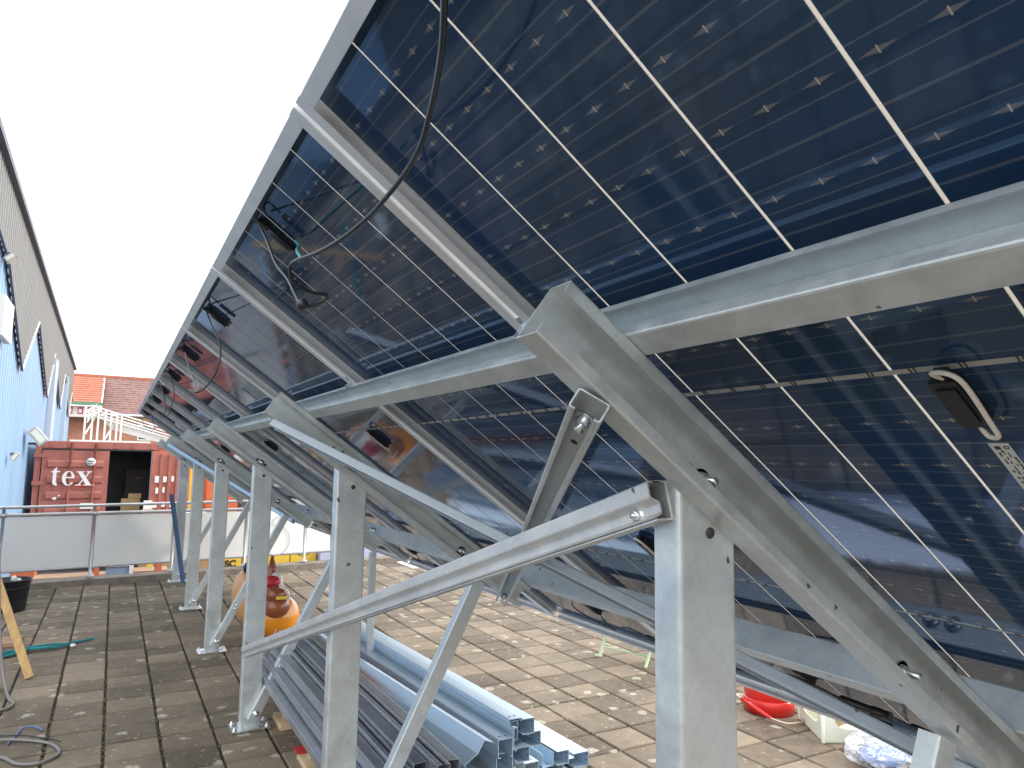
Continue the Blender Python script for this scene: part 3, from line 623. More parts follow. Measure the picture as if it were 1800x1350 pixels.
for i, y in enumerate((3.0, 4.02, 4.7)):
    t = thing('timber_bearer', ['timber bearer under the near end of the dark stack', 'timber bearer with upright offcut under the dark stack', 'timber bearer under the far end of the dark stack'][i], 'timber', (1.1, y, 0), 'bearers under the stacks')
    b = MB(); b.box((.985, y-.04, .185), (1.28, y+.05, .228)); obj('cross_piece', b, 'wood_pale', t)
    for x in (1.02, 1.22):
        b = MB(); b.box((x, y-.03, .042), (x+.035, y+.03, .183)); obj('upright', b, 'wood_pale', t)
    b = MB(); b.box((.985, y-.12, .004), (1.30, y+.12, .040)); obj('foot_board', b, 'wood_pale', t)
t = MB(); t.box((.975, 4.09, .042), (1.03, 4.18, .052)); tag(obj('red_offcut', t, 'redgloss'), 'small red plastic piece on the board under the dark stack', 'plastic piece')
# ================================================================== STACK 2 : bright zinc channels
def zprof(w, h, t=.0028): return thick([(w, 0), (0, 0), (0, h), (w, h)], t, .004, 2)
BL = 'new_channel'; G2 = 'bright zinc channels stacked between the posts'
L2 = 2.4
rs = random.Random(31)
def s2(label, x0, x1, z0, z1, yE, kind, L=L2, rot=0., yaw=0.):
    """kind: open side  r,l,u,d ; box = closed"""
    w, h = x1-x0, z1-z0
    if kind == 'd': path = [(0, 0), (0, h), (w, h), (w, 0)]
    elif kind == 'u': path = [(0, h), (0, 0), (w, 0), (w, h)]
    elif kind == 'r': path = [(w, 0), (0, 0), (0, h), (w, h)]
    elif kind == 'l': path = [(0, 0), (w, 0), (w, h), (0, h)]
    elif kind == 'cd': path = [(.014, .0), (0, 0), (0, h), (w, h), (w, 0), (w-.014, 0)]
    elif kind == 'cl': path = [(0, .014), (0, 0), (w, 0), (w, h), (0, h), (0, h-.014)]
    prof = thick(path, .0028, .003, 2)
    c, s = math.cos(rot), math.sin(rot); Xv = V((c, 0, s)); Zv = V((-s, 0, c)); O = V((x0, yE, z0))
    hl = []
    if kind in ('d', 'cd', 'u', 'r'):
        for q in (.3, .7):
            hl.append((O + Xv*(w*q) + Zv*(h+.0015) + EY*.035, Zv) if kind in ('d', 'cd', 'r') else (O + Xv*(w*q) + Zv*(.0017) + EY*.035, Zv))
    if kind in ('l', 'cl', 'd', 'cd', 'u'):
        for q in (.3, .7): hl.append((O + Xv*(w+.0015) + Zv*(h*q) + EY*.03, Xv)); hl.append((O - Xv*.0015 + Zv*(h*q) + EY*.03, -Xv))
    if kind in ('l', 'cl'):
        for q in (.3, .7): hl.append((O + Xv*(w-.0017) + Zv*(h*q) + EY*.02, -Xv))
    return stack_piece(BL, label, 'steel channel', G2, prof, O, Xv, Zv, L, 'galv_blue', hl, V((-.050+(rs.random()-.5)*.008, 1, 0)))
stack_piece(BL, 'wide bright channel turned on edge at the left of the bright stack, its corner upward', 'steel channel', G2, thick([(.045, -.012), (.0, .005), (-.031, -.046), (-.095, -.085), (-.065, -.13)], .0028, .003, 2), V((1.50, 2.90, .418)), EX, EZ, 2.55, 'galv_blue', None, V((-.075, 1, 0)))
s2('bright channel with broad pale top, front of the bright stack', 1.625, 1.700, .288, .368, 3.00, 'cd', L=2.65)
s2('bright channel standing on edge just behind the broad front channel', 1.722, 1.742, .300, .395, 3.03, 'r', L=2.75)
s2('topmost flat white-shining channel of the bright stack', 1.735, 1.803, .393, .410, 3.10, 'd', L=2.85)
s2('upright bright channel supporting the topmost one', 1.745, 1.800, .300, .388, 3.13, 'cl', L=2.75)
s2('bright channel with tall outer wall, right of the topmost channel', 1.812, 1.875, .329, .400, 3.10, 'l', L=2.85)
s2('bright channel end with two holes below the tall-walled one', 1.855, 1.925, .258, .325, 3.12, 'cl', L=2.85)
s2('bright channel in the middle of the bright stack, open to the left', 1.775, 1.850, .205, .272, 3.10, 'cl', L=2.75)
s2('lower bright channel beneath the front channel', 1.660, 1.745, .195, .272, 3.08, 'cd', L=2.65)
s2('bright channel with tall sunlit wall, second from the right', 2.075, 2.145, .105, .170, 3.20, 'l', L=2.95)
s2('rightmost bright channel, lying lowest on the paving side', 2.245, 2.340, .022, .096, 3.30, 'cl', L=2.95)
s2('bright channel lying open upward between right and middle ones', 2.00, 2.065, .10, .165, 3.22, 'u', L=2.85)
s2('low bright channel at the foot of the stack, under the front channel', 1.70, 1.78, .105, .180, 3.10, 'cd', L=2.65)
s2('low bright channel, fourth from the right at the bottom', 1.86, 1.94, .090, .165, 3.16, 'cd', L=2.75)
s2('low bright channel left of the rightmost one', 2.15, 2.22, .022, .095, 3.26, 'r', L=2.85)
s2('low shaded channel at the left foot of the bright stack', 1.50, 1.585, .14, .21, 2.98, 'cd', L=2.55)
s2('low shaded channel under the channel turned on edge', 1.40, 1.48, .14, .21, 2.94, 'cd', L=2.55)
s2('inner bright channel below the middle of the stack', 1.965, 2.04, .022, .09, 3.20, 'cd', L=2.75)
for i, y in enumerate((3.4, 4.5, 5.4)):
    b = MB(); b.box((1.36, y-.045, .004), (1.93, y+.045, .085 if i else .085)); tag(obj('timber_block', b, 'wood_pale'), ['squared timber under the near end of the bright stack', 'squared timber under the middle of the bright stack', 'squared timber under the far end of the bright stack'][i], 'timber', 'bearers under the stacks')
M['sheet'] = mat('pale_sheet', (.66, .74, .90), .4)
t = thing('sheet_bundle', 'low pale blue bundle of sheets mirrored in the nearest panels', 'sheet bundle', (1.87, 2.1, 0))
for i in range(4):
    b = MB(); b.box((1.73+.01*i, 1.28+.03*i, .006+i*.014), (2.03-.008*i, 2.74-.02*i, .018+i*.014)); obj('sheet', b, 'sheet', t)
# orange strip along dark stack
b = MB(); b.box((1.30, 3.8, .02), (1.33, 5.1, .42)); tag(obj('orange_board', b, 'orange_red'), 'thin orange board edge standing along the far side of the dark stack', 'board')
b = MB(); b.box((1.385, 4.95, .215), (1.50, 5.15, .34)); tag(obj('grey_carton', b, 'lampgrey'), 'small pale grey carton between the two steel stacks', 'box')
# ================================================================== BARRIER + KERB
BA, BB = V((-1.60, 10.63, 0)), V((3.06, 11.20, 0)); bd = (BB-BA).normalized(); bn = V((-bd.y, bd.x, 0))
kb = MB(); kb.box((-.05, -.13, -.01), ((BB-BA).length+2.2, .14, .075), [bd, bn, EZ], BA); obj_k = tag(obj('kerb', kb, 'kerb'), 'low brown concrete kerb along the terrace edge below the barrier', 'kerb')
bar = thing('edge_barrier', 'white sheeted tube barrier along the far terrace edge', 'barrier', BA)
zt, zb = .895, .215
xs = [.02, .47, 1.435, 2.40, 3.365, 4.25, 4.68]
for i, x in enumerate(xs):
    b = MB(); b.tube([BA+bd*x+EZ*.09, BA+bd*x+EZ*(1.0 if i < 6 else .95)], .019, 12); b.lathe([(.05, 0), (.05, .012), (.0, .012)], BA+bd*x+EZ*.1, EZ, 14); o = obj('upright', b, 'rail', bar)
    b = MB(); b.tube([BA+bd*(x-.035)+EZ*zt-bn*.0, BA+bd*(x+.035)+EZ*zt], .028, 10); obj('coupler', b, 'rail', bar)
b = MB(); b.tube([BA-bd*.02+EZ*(.985), BA+bd*4.71+EZ*1.03], .0185, 12); obj('top_rail', b, 'rail', bar)
b = MB(); b.tube([BA-bd*.02+EZ*zt, BA+bd*4.68+EZ*(zt+.01)], .021, 12); obj('mid_rail', b, 'rail', bar)
b = MB(); b.tube([BA-bd*.02+EZ*zb, BA+bd*4.68+EZ*(zb+.01)], .016, 10); obj('bottom_rail', b, 'rail', bar)
for i in range(len(xs)-1):
    b = MB(); b.box((xs[i]+.024, -.004, zb+.018), (xs[i+1]-.024, .004, zt-.023), [bd, bn, EZ], BA); obj('sheet', b, 'panel_white', bar)
b = MB(); b.tube(smooth_path([BA+bd*3.55-bn*.022+EZ*z_+bd*x_ for x_, z_ in ((-.02,.87),(.02,.70),(.09,.52),(.12,.36),(.2,.24),(.33,.23),(.44,.34),(.45,.5),(.36,.62),(.24,.66),(.2,.72),(.27,.78),(.4,.84),(.45,.89))], 5), .005, 6)
tag(obj('hanging_wire', b, 'rail'), 'thin looped wire hanging down the sunlit barrier sheet', 'wire')
# ================================================================== LEFT BUILDING
KW = .81; WX = -2.1*KW; WY0, WY1 = 9.0*KW, 42.0*KW
zk = lambda z: CAMH+(z-CAMH)*KW
def ztop(y): return zk(6.98-.026*(y/KW-14.4))
bld = thing('warehouse', 'long blue clad warehouse with zigzag grey upper cladding', 'building', (WX-3, 25, -1))
b = MB(); b.box((WX-9, WY0, -.995), (WX-.12, WY1, 5.3)); obj('wall', b, 'blue_wall', bld)
b = MB(); y = WY0; 
while y < WY1-.01:
    b.add([(WX-.115,y,-.99),(WX-.03,y+.04,-.99),(WX-.03,y+.17,-.99),(WX-.115,y+.21,-.99),(WX-.115,y,5.0),(WX-.03,y+.04,5.0),(WX-.03,y+.17,5.0),(WX-.115,y+.21,5.0)], [(0,1,5,4),(1,2,6,5),(2,3,7,6),(4,5,6,7)]); y += .30
obj('wall_ribs', b, 'blue_wall', bld)
# zigzag lower edge of the grey cladding: (y, z)
zz = [(9.0, 6.4), (11.0, 4.2), (13.0, 5.9), (16.6, 5.42), (20.3, 3.65), (23.2, 5.30), (27.6, 3.53), (29.5, 5.19), (33.9, 3.53), (35.5, 5.08), (39.9, 3.48), (41.5, 4.77), (42.0, 4.4)]
zz = [(a*KW, zk(b_)) for a, b_ in zz]
def zlow(y):
    for (a, za), (c, zc) in zip(zz, zz[1:]):
        if a <= y <= c: return za+(zc-za)*(y-a)/(c-a)
    return zz[-1][1]
b = MB(); y = WY0; k = 0
while y < WY1-.05:
    y2 = y+.11; d0, d1 = (WX, WX+.035) if k % 2 else (WX+.035, WX)
    xa = WX+.03 if k % 2 else WX
    yy = [y, y+.018, y+.092, y2]; xx = [WX, WX+.03, WX+.03, WX] if k % 2 else [WX, WX-.002, WX-.002, WX]
    for q in range(3):
        b.add([(xx[q], yy[q], zlow(yy[q])), (xx[q+1], yy[q+1], zlow(yy[q+1])), (xx[q+1], yy[q+1], ztop(yy[q+1])), (xx[q], yy[q], ztop(yy[q]))], [(0,1,2,3)])
    y = y2; k += 1
obj('upper_cladding', b, 'grey_clad', bld)
b = MB()
for (a, za), (c, zc) in zip(zz, zz[1:]):
    P, Q = V((WX+.035, a, za)), V((WX+.035, c, zc)); dn = zc < za
    m_ = MB(); d = (Q-P).normalized(); n = d.cross(EX).normalized()
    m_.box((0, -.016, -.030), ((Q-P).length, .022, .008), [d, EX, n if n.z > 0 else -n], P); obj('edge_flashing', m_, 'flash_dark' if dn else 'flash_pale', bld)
b = MB(); P, Q = V((WX+.06, WY0, ztop(WY0))), V((WX+.06, WY1, ztop(41.99))); d = (Q-P).normalized(); b.box((0, -.12, -.05), ((Q-P).length, .05, .05), [d, EX, EX.cross(d)*-1 if EX.cross(d).z < 0 else EX.cross(d)], P); obj('roof_edge', b, 'flash_dark', bld)
for y in (29.0*KW, 36.2*KW):
    b = MB(); b.box((WX-.03, y, -.9), (WX+.10, y+(1.0 if y < 25 else .4), zlow(y)+.2)); obj('downpipe', b, 'pipe_blue', bld)
b = MB(); b.box((WX, 16.0*KW, zk(3.85)), (WX+.10, 17.3*KW, zk(4.62))); tag(obj('wall_box', b, 'steel_white'), 'pale square box fixed on the blue wall at the left edge', 'wall box')
def flood(name, label, x, y, z, s, tilt=.5):
    t = thing(name, label, 'lamp', (x, y, z)); b = MB(); b.box((0, -.02, -.03), (.16*s, .02, .02)); o = obj('arm', b, 'flash_dark', t); o.location = (0,0,0); o.matrix_parent_inverse = Matrix(); 
    rot = Matrix.Rotation(tilt, 3, 'Y'); ax = [rot @ EX, EY, rot @ EZ]
    b = MB(); b.box((.10*s, -.19*s, -.15*s), (.26*s, .19*s, .16*s), ax); o = obj('housing', b, 'lampgrey', t); o.matrix_parent_inverse = Matrix()
    b = MB(); b.box((.14*s, -.195*s, -.12*s), (.24*s, -.191*s, .12*s), ax); b.box((.262*s, -.15*s, -.12*s), (.266*s, .15*s, .12*s), ax); o = obj('glass', b, 'lens', t); o.matrix_parent_inverse = Matrix()
    return t
flood('flood_light', 'small floodlight with pale glass low on the blue wall', WX+.02, 19.7*KW, zk(1.66), .5, .6)
flood('flood_light', 'tilted grey floodlight beside the top corner of the red container', WX+.05, 23.7*KW-.6, zk(1.95), 1.25, -.7)
flood('security_camera', 'white security camera at the edge of the grey cladding', WX+.04, 16.1*KW, zk(5.42), .5, .8)
# ================================================================== RED CONTAINER
CX0, CX1, CY, CZ0, CZ1 = -1.56, 1.05, 19.5, -.68, 1.96
ct = thing('red_container', 'red shipping container with one door open, white letters tex on it', 'shipping container', (0, CY, CZ0))
b = MB(); b.box((CX0, CY+.05, CZ0), (CX0+.05, CY+6, CZ1)); b.box((CX1-.05, CY+.05, CZ0), (CX1, CY+6, CZ1)); b.box((CX0+.05, CY+5.9, CZ0), (CX1-.05, CY+6, CZ1-.06)); obj('side_wall', b, 'red', ct)
b = MB(); b.box((CX0+.05, CY+.05, CZ1-.055), (CX1-.05, CY+5.9, CZ1)); obj('roof', b, 'red', ct)
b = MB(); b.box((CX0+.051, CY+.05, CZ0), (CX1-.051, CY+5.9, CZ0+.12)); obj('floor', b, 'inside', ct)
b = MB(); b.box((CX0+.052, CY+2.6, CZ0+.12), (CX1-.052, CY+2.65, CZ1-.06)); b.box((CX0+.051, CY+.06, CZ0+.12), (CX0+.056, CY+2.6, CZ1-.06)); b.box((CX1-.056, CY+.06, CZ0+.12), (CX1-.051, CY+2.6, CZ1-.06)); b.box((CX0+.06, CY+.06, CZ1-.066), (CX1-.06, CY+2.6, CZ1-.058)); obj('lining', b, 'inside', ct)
for x in (CX0-.02, CX1-.10):
    b = MB(); b.box((x, CY-.02, CZ0), (x+.12, CY+.10, CZ1)); obj('corner_post', b, 'red', ct)
b = MB(); b.box((CX0+.1, CY-.02, CZ1-.15), (CX1-.10, CY+.08, CZ1+.01)); hd = obj('header', b, 'red', ct)
for x in (-1.3, -.95, -.35, .0, .35, .75):
    b = MB(); b.box((x, CY-.035, CZ1-.13), (x+.06, CY-.021, CZ1-.02)); obj('bracket', b, 'red', hd)
b = MB(); b.box((CX0+.10, CY-.012, CZ1-.19), (CX1-.10, CY+.03, CZ1-.151)); obj('door_seal', b, 'dark_parts_hole_shade', ct)
for x in (CX0-.02, CX1-.12):
    b = MB(); b.box((x, CY-.035, CZ1-.10), (x+.15, CY+.12, CZ1+.015)); obj('corner_casting', b, 'dark_parts_hole_shade' if x < 0 else 'red', ct)
# left door
DX0, DX1 = CX0+.12, -.10
dr = MB(); dr.box((DX0, CY-.05, CZ0+.05), (DX1, CY-.01, CZ1-.20)); door = obj('door', dr, 'red', ct)
z = CZ1-.42
while z > CZ0+.2:
    b = MB(); b.add([(DX0+.12, CY-.051, z-.19), (DX1-.12, CY-.051, z-.19), (DX1-.12, CY-.051, z+.0), (DX0+.12, CY-.051, z), (DX0+.12, CY-.085, z-.155), (DX1-.12, CY-.085, z-.155), (DX1-.12, CY-.085, z-.05), (DX0+.12, CY-.085, z-.05)], [(0,1,5,4),(1,2,6,5),(2,3,7,6),(3,0,4,7),(4,5,6,7)]); obj('door_rib', b, 'red', door); z -= .36
for x in (DX0+.56, DX1-.30):
    b = MB(); b.tube([(x, CY-.115, CZ0+.0), (x, CY-.115, CZ1-.02)], .022, 10); r_ = obj('lock_rod', b, 'red', door)
    
for z in (CZ1-.32, CZ1-.95, CZ1-1.9):
    b = MB(); b.box((DX0-.16, CY-.065, z-.05), (DX0+.12, CY-.0515, z+.05)); obj('hinge', b, 'red', door)
b = MB(); b.box((-.62, CY-.087, CZ1-1.03), (-.37, CY-.0855, CZ1-.93)); b.box((-.74, CY-.0535, CZ1-1.06), (-.40, CY-.052, CZ1-.90)); obj('fresh_paint', b, 'red_bright', door)
# serif letters "tex."
def ring(mb, cx, cz, ro_x, ro_z, ri_x, ri_z, a0, a1, yy, d, sh=0., n=22):
    vs = []
    for i in range(n+1):
        a = R(a0+(a1-a0)*i/n)
        for (rx, rz, s_) in ((ro_x, ro_z, 0), (ri_x, ri_z, sh)):
            for y_ in (yy, yy-d): vs.append((cx+s_+rx*math.cos(a), y_, cz+rz*math.sin(a)))
    fs = []
    for i in range(n):
        k = i*4; fs += [(k, k+4, k+5, k+1), (k+2, k+3, k+7, k+6), (k+1, k+5, k+7, k+3), (k, k+2, k+6, k+4)]
    fs += [(0, 1, 3, 2), (n*4, n*4+2, n*4+3, n*4+1)]; mb.add(vs, fs)
def poly(mb, pts, yy, d):
    n = len(pts); mb.add([(x, yy-d, z) for x, z in pts]+[(x, yy, z) for x, z in pts], [tuple(range(n)), tuple(reversed(range(n, 2*n)))]+[(i, n+i, n+(i+1) % n, (i+1) % n) for i in range(n)])
yy, d = CY-.138, .004
hx = .43; tx0 = -1.255; bz = .955          # letter height ~, baseline
b = MB()
poly(b, [(tx0+.055, bz+.06), (tx0+.125, bz+.06), (tx0+.125, bz+.425), (tx0+.055, bz+.345)], yy, d)
poly(b, [(tx0, bz+.30), (tx0+.19, bz+.30), (tx0+.19, bz+.335), (tx0+.055, bz+.335)], yy-.0005, d)
ring(b, tx0+.125, bz+.075, .07, .075, .0, .05, 180, 300, yy-.001, d, .015)
ex = tx0+.235
ring(b, ex+.125, bz+.165, .125, .168, .058, .148, 8, 325, yy, d, .01)
poly(b, [(ex+.05, bz+.165), (ex+.243, bz+.165), (ex+.243, bz+.195), (ex+.05, bz+.195)], yy-.0005, d)
x_ = ex+.29
poly(b, [(x_+.015, bz+.31), (x_+.11, bz+.31), (x_+.29, bz+.02), (x_+.19, bz+.02)], yy, d)
poly(b, [(x_+.235, bz+.31), (x_+.265, bz+.31), (x_+.065, bz+.02), (x_+.035, bz+.02)], yy-.0006, d)
for (a, c, z0) in ((-.01, .15, .305), (.19, .30, .305), (-.015, .10, 0), (.15, .315, 0)): poly(b, [(x_+a, bz+z0), (x_+c, bz+z0), (x_+c, bz+z0+.022), (x_+a, bz+z0+.022)], yy-.001, d)
poly(b, [(x_+.345, bz+.0), (x_+.365, bz+.0), (x_+.365, bz+.02), (x_+.345, bz+.02)], yy, d)
obj('lettering', b, 'paint_white', door)
b = MB(); b.lathe([(.0, 0), (.095, 0), (.095, .003), (0, .003)], (-.47, CY-.139, 1.50), -EY, 28); st = obj('round_sticker', b, 'paint_white', door)
b = MB(); b.box((-.54, CY-.1435, 1.505), (-.40, CY-.1425, 1.53)); b.box((-.52, CY-.1435, 1.455), (-.49, CY-.1425, 1.47)); b.box((-.48, CY-.1435, 1.455), (-.43, CY-.1425, 1.475)); obj('print', b, 'ink', st)
b = MB(); poly(b, [(-1.20, .66), (-1.13, .62), (-1.09, .665), (-1.12, .70)], CY-.09, .003); poly(b, [(-1.08, .70), (-1.03, .72), (-1.035, .745), (-1.075, .73)], CY-.09, .003); obj('torn_sticker', b, 'paint_white', door)
b = MB(); b.box((-.62, CY-.145, .42), (-.36, CY-.14, .55)); obj('plate', b, 'paint_white', door)
# right door swung outwards, seen edge-on with marks
b = MB(); b.box((CX1-.26, CY-.04, CZ0+.05), (CX1-.245, CY+.0, CZ1-.19)); obj('door_edge', b, 'rail', ct)
rd = MB(); rd.box((CX1-.24, CY-.10, CZ0+.05), (CX1+.62, CY-.05, CZ1-.17)); rdo = obj('door', rd, 'red_door', ct)
for x in (CX1-.06, CX1+.12, CX1+.30, CX1+.48):
    b = MB(); b.box((x, CY-.16, CZ0+.1), (x+.07, CY-.101, CZ1-.25)); obj('door_rib', b, 'red', rdo)
b = MB(); rnd = random.Random(9)
for (x, z, w_, h_) in ((CX1-.16, 1.02, .09, .16), (CX1+.02, 1.03, .08, .14), (CX1+.20, 1.05, .06, .13), (CX1-.13, .76, .06, .14), (CX1+.02, .78, .05, .13), (CX1-.18, .42, .10, .14), (CX1+.02, .44, .08, .12), (CX1+.2, .43, .09, .12)):
    b.box((x, CY-.165, z), (x+w_, CY-.1605, z+h_))
obj('markings', b, 'paint_white', rdo)
def box(name, label, a, bb, m, cat='box', group=None, flap=True):
    t = thing(name, label, cat, ((a[0]+bb[0])/2, (a[1]+bb[1])/2, a[2]), group); b = MB(); b.box(a, bb); o = obj('carton', b, m, t)
    if flap:
        b = MB(); ym = (a[1]+bb[1])/2; b.box((a[0], ym-.03, bb[2]+.0005), (bb[0], ym+.03, bb[2]+.002)); b.box(((a[0]+bb[0])/2-.1, a[1]-.002, (a[2]*.4+bb[2]*.6)), ((a[0]+bb[0])/2+.08, a[1]-.0005, (a[2]*.4+bb[2]*.6)+.03)); obj('tape', b, 'wood_old', t)
    return t
box('cardboard_box', 'brown cardboard box at the container doorway, the lower one', (.21, CY+.25, -.50), (.62, CY+.70, .62), 'card')
box('cardboard_box', 'brown cardboard box resting on top of the doorway box', (.36, CY+.30, .624), (.64, CY+.62, .74), 'card')
box('cardboard_box', 'carton behind with shadow put into its colour, upper part of a pile', (.30, CY+1.6, .75), (.92, CY+2.2, 1.30), 'card_dark')
box('cardboard_box', 'carton behind with shadow put into its colour, bottom of the pile', (.28, CY+1.55, -.5), (.95, CY+2.2, .745), 'card_dark')
box('paper_sack', 'small white box at the doorway edge by the red door', (.68, CY-.35, .40), (.86, CY-.2, .60), 'paint_white', flap=False)
b = MB(); b.box((.66, CY-.5, -.99), (.9, CY-.1, .398)); tag(obj('carton_stand', b, 'card'), 'brown carton standing under the white box outside the container', 'box')
for i, (x, w_, z_, m_) in enumerate(((.70, .12, .38, 'yellow'), (.95, .35, .40, 'card'), (1.35, .14, .42, 'yellow'), (1.62, .3, .34, 'card'), (2.02, .16, .42, 'lens'), (2.3, .4, .36, 'blueboxm'), (2.85, .5, .40, 'yellow'))):
    b = MB(); b.box((x, 16.0, -.995), (x+w_, 16.4, z_)); tag(obj('yard_carton', b, m_), ['narrow yellow carton behind the barrier top, leftmost', 'brown carton behind the barrier top next to the red door', 'narrow yellow carton behind the barrier, right of the brown one', 'wide brown carton behind the barrier between two posts', 'pale greenish carton behind the barrier between posts', 'blue grey box behind the barrier between posts', 'yellow crate behind the barrier left of the third post'][i], 'box', 'goods stacked in the yard')
b = MB(); b.box((1.36, 15.95, .425), (1.75, 16.2, .52)); tag(obj('white_case', b, 'paint_white'), 'white case on the cartons beyond the barrier, at the farthest posts', 'box')
# container behind on the right
oc = thing('orange_container', 'orange container standing behind the farthest posts', 'shipping container', (4, 24, -1)); b = MB(); b.box((1.75, 24, -.995), (7.5, 27, 1.62)); obj('wall', b, 'orange_red', oc)
for i in range(10):
    b = MB(); b.box((2.0+i*.55, 23.95, -.9), (2.25+i*.55, 23.999, 1.5)); obj('rib', b, 'orange_red', oc)
b = MB(); b.box((2.02, 23.86, -.9), (2.12, 23.94, 1.4)); obj('yellow_strip', b, 'yellow', oc)
b = MB(); b.box((3.0, 20, -.995), (5.6, 20.6, 1.0)); tag(obj('grey_cabinet', b, 'card_dark'), 'dark grey cabinet beyond the barrier between the far posts', 'cabinet')
# things seen below the barrier sheet
for i, (x0, x1, y, z0, z1, m_, nm, lb) in enumerate((
    (-1.35, -1.02, 14.2, -.995, -.10, 'orange_red', 'orange_stack', 'orange metal goods seen under the barrier by the bucket'),
    (-1.0, .10, 13.6, -.995, -.30, 'wood_old', 'timber_pile', 'brown timber seen under the barrier, left of the orange stand'),
    (-.17, -.09, 13.0, -.995, -.02, 'orange_red', 'orange_stand', 'upright orange stand under the barrier beside the blue box'),
    (.0, .36, 13.2, -.995, -.05, 'blueboxm', 'blue_box', 'blue grey box with pale edge seen under the barrier'),
    (.42, .95, 14.0, -.995, -.32, 'wood_old', 'timber_stack', 'weathered boards seen under the barrier, right of the blue box'),
    (.72, .80, 13.2, -.995, -.03, 'orange_red', 'orange_post', 'first orange post seen under the barrier'),
    (1.10, 1.16, 13.2, -.995, -.03, 'orange_red', 'orange_post', 'second orange post seen under the barrier near the far post'))):
    b = MB(); b.box((x0, y, z0), (x1, y+.5, z1)); o = obj(nm, b, m_); tag(o, lb, 'yard goods')
    if nm == 'blue_box':
        b = MB(); b.box((x0-.02, y-.02, z1-.06), (x1+.02, y-.001, z1+.01)); b.box((x1-.03, y-.02, -.4), (x1+.03, y-.001, z1-.061)); obj('rim', b, 'paint_white', o)
# yellow crates with lettering
def text_mesh(s, size, off=.0):
    cu = bpy.data.curves.new('t', 'FONT'); cu.body = s; cu.size = size; cu.extrude = .002; cu.offset = off; o = bpy.data.objects.new('t', cu); COL.objects.link(o)
    bpy.context.view_layer.update(); me = bpy.data.meshes.new_from_object(o.evaluated_get(bpy.context.evaluated_depsgraph_get())); bpy.data.objects.remove(o); return me
YC = 14.0
cr_l = ['yellow crate lettered SC seen under the barrier', 'plain yellow crate next to the SC crate, behind the orange figure', 'plain yellow crate under the barrier, in the middle of the three right ones', 'yellow crate with faint number 4307 under the barrier']
for i, (x0, x1, txt) in enumerate(((1.72, 2.16, 'SC'), (2.18, 2.72, None), (2.74, 3.02, None), (3.04, 3.52, '4307'))):
    t = thing('yellow_crate', cr_l[i], 'crate', ((x0+x1)/2, YC+.25, -1), 'yellow crates below the terrace'); b = MB(); b.box((x0, YC, -.995), (x1, YC+.5, -.06)); obj('body', b, 'yellow', t)
    b = MB(); b.box((x0+.01, YC-.012, -.10), (x1-.01, YC-.001, -.085)); b.box((x0+.01, YC-.012, -.52), (x1-.01, YC-.001, -.5)); obj('ridge', b, 'yellow', t)
    if txt:
        me = text_mesh(txt, .165 if i == 0 else .13, .008 if i == 0 else .0); me.materials.append(M['ink']); o = bpy.data.objects.new('lettering', me); COL.objects.link(o); o.parent = t; o.matrix_parent_inverse = t.matrix_world.inverted()
        o.matrix_basis = Matrix.Translation((x0+(.155 if i == 0 else .12), YC-.004, -.325 if i == 0 else -.19)) @ Matrix.Rotation(R(90), 4, 'X')
b = MB(); b.box((3.55, YC-.2, -.995), (4.05, YC+.3, -.08)); tag(obj('lilac_box', b, 'lilac'), 'lilac box under the barrier, right of the yellow crates', 'box')
b = MB(); b.box((4.12, 13.0, -.995), (4.95, 13.3, .03)); tag(obj('lilac_board', b, 'lilac'), 'pale lilac board beyond the terrace edge behind the second post', 'board')
# ================================================================== BRICK BUILDING FAR
FY = 52.0
bb = thing('brick_building', 'brick building with orange and purple tiled roofs behind the container', 'building', (0, FY+5, -1))
b = MB(); b.box((-14, FY, -.99), (16, FY+9, 4.42)); obj('wall', b, 'brick', bb)
b = MB(); b.box((-.75, FY-.06, 3.95), (16, FY-.001, 4.40)); obj('cream_band', b, 'cream', bb)
b = MB(); b.add([(-.9, FY-.35, 4.36), (16, FY-.35, 4.36), (16, FY+3.8, 7.05), (-.9, FY+3.8, 7.05), (-.9, FY-.35, 4.26), (16, FY-.35, 4.26), (16, FY+4.2, 6.8), (-.9, FY+4.2, 6.8), ], [(0,1,2,3),(4,7,6,5),(0,4,5,1),(1,5,6,2),(2,6,7,3),(3,7,4,0)]); obj('purple_roof', b, 'tile_p', bb)
# tile courses on both roofs (each course a raised strip)
for (xa, xb, ya0, za0, yb0, zb0_, m_, nm) in ((-.85, 16, FY-.35, 4.37, FY+3.8, 7.06, 'tile_p', 'tile_course'), (-6.5, -.96, FY-1.5, 4.90, FY+1.6, 6.76, 'tile_o', 'tile_course')):
    A_, B_ = V((0, ya0, za0)), V((0, yb0, zb0_)); d = (B_-A_); L = d.length; d.normalize(); n = EX.cross(d); n = n if n.z > 0 else -n
    for i in range(int(L/.30)):
        b = MB(); b.box((xa, i*.30, .0), (xb, i*.30+.30, .02), [EX, d, n], A_ + n*(.006)); b.box((xa, i*.30, .02), (xb, i*.30+.04, .045), [EX, d, n], A_+n*.006); obj(nm, b, m_, bb)
b = MB(); b.box((-14, FY+3.6, 7.0), (16, FY+4.0, 7.16)); obj('ridge', b, 'tile_o', bb)
b = MB(); b.add([(-6.5, FY-1.5, 4.90), (-.96, FY-1.5, 4.90), (-.96, FY+1.6, 6.76), (-6.5, FY+1.6, 6.76), (-6.5, FY-1.5, 4.75), (-.96, FY-1.5, 4.75), (-.96, FY+3.6, 6.7), (-6.5, FY+3.6, 6.7)], [(0,1,2,3),(0,4,5,1),(1,5,6,2),(4,7,6,5),(2,6,7,3)]); obj('orange_roof', b, 'tile_o', bb)
b = MB(); b.box((-6.5, FY-1.62, 4.72), (-.85, FY-1.50, 4.92)); obj('green_gutter', b, 'green', bb)
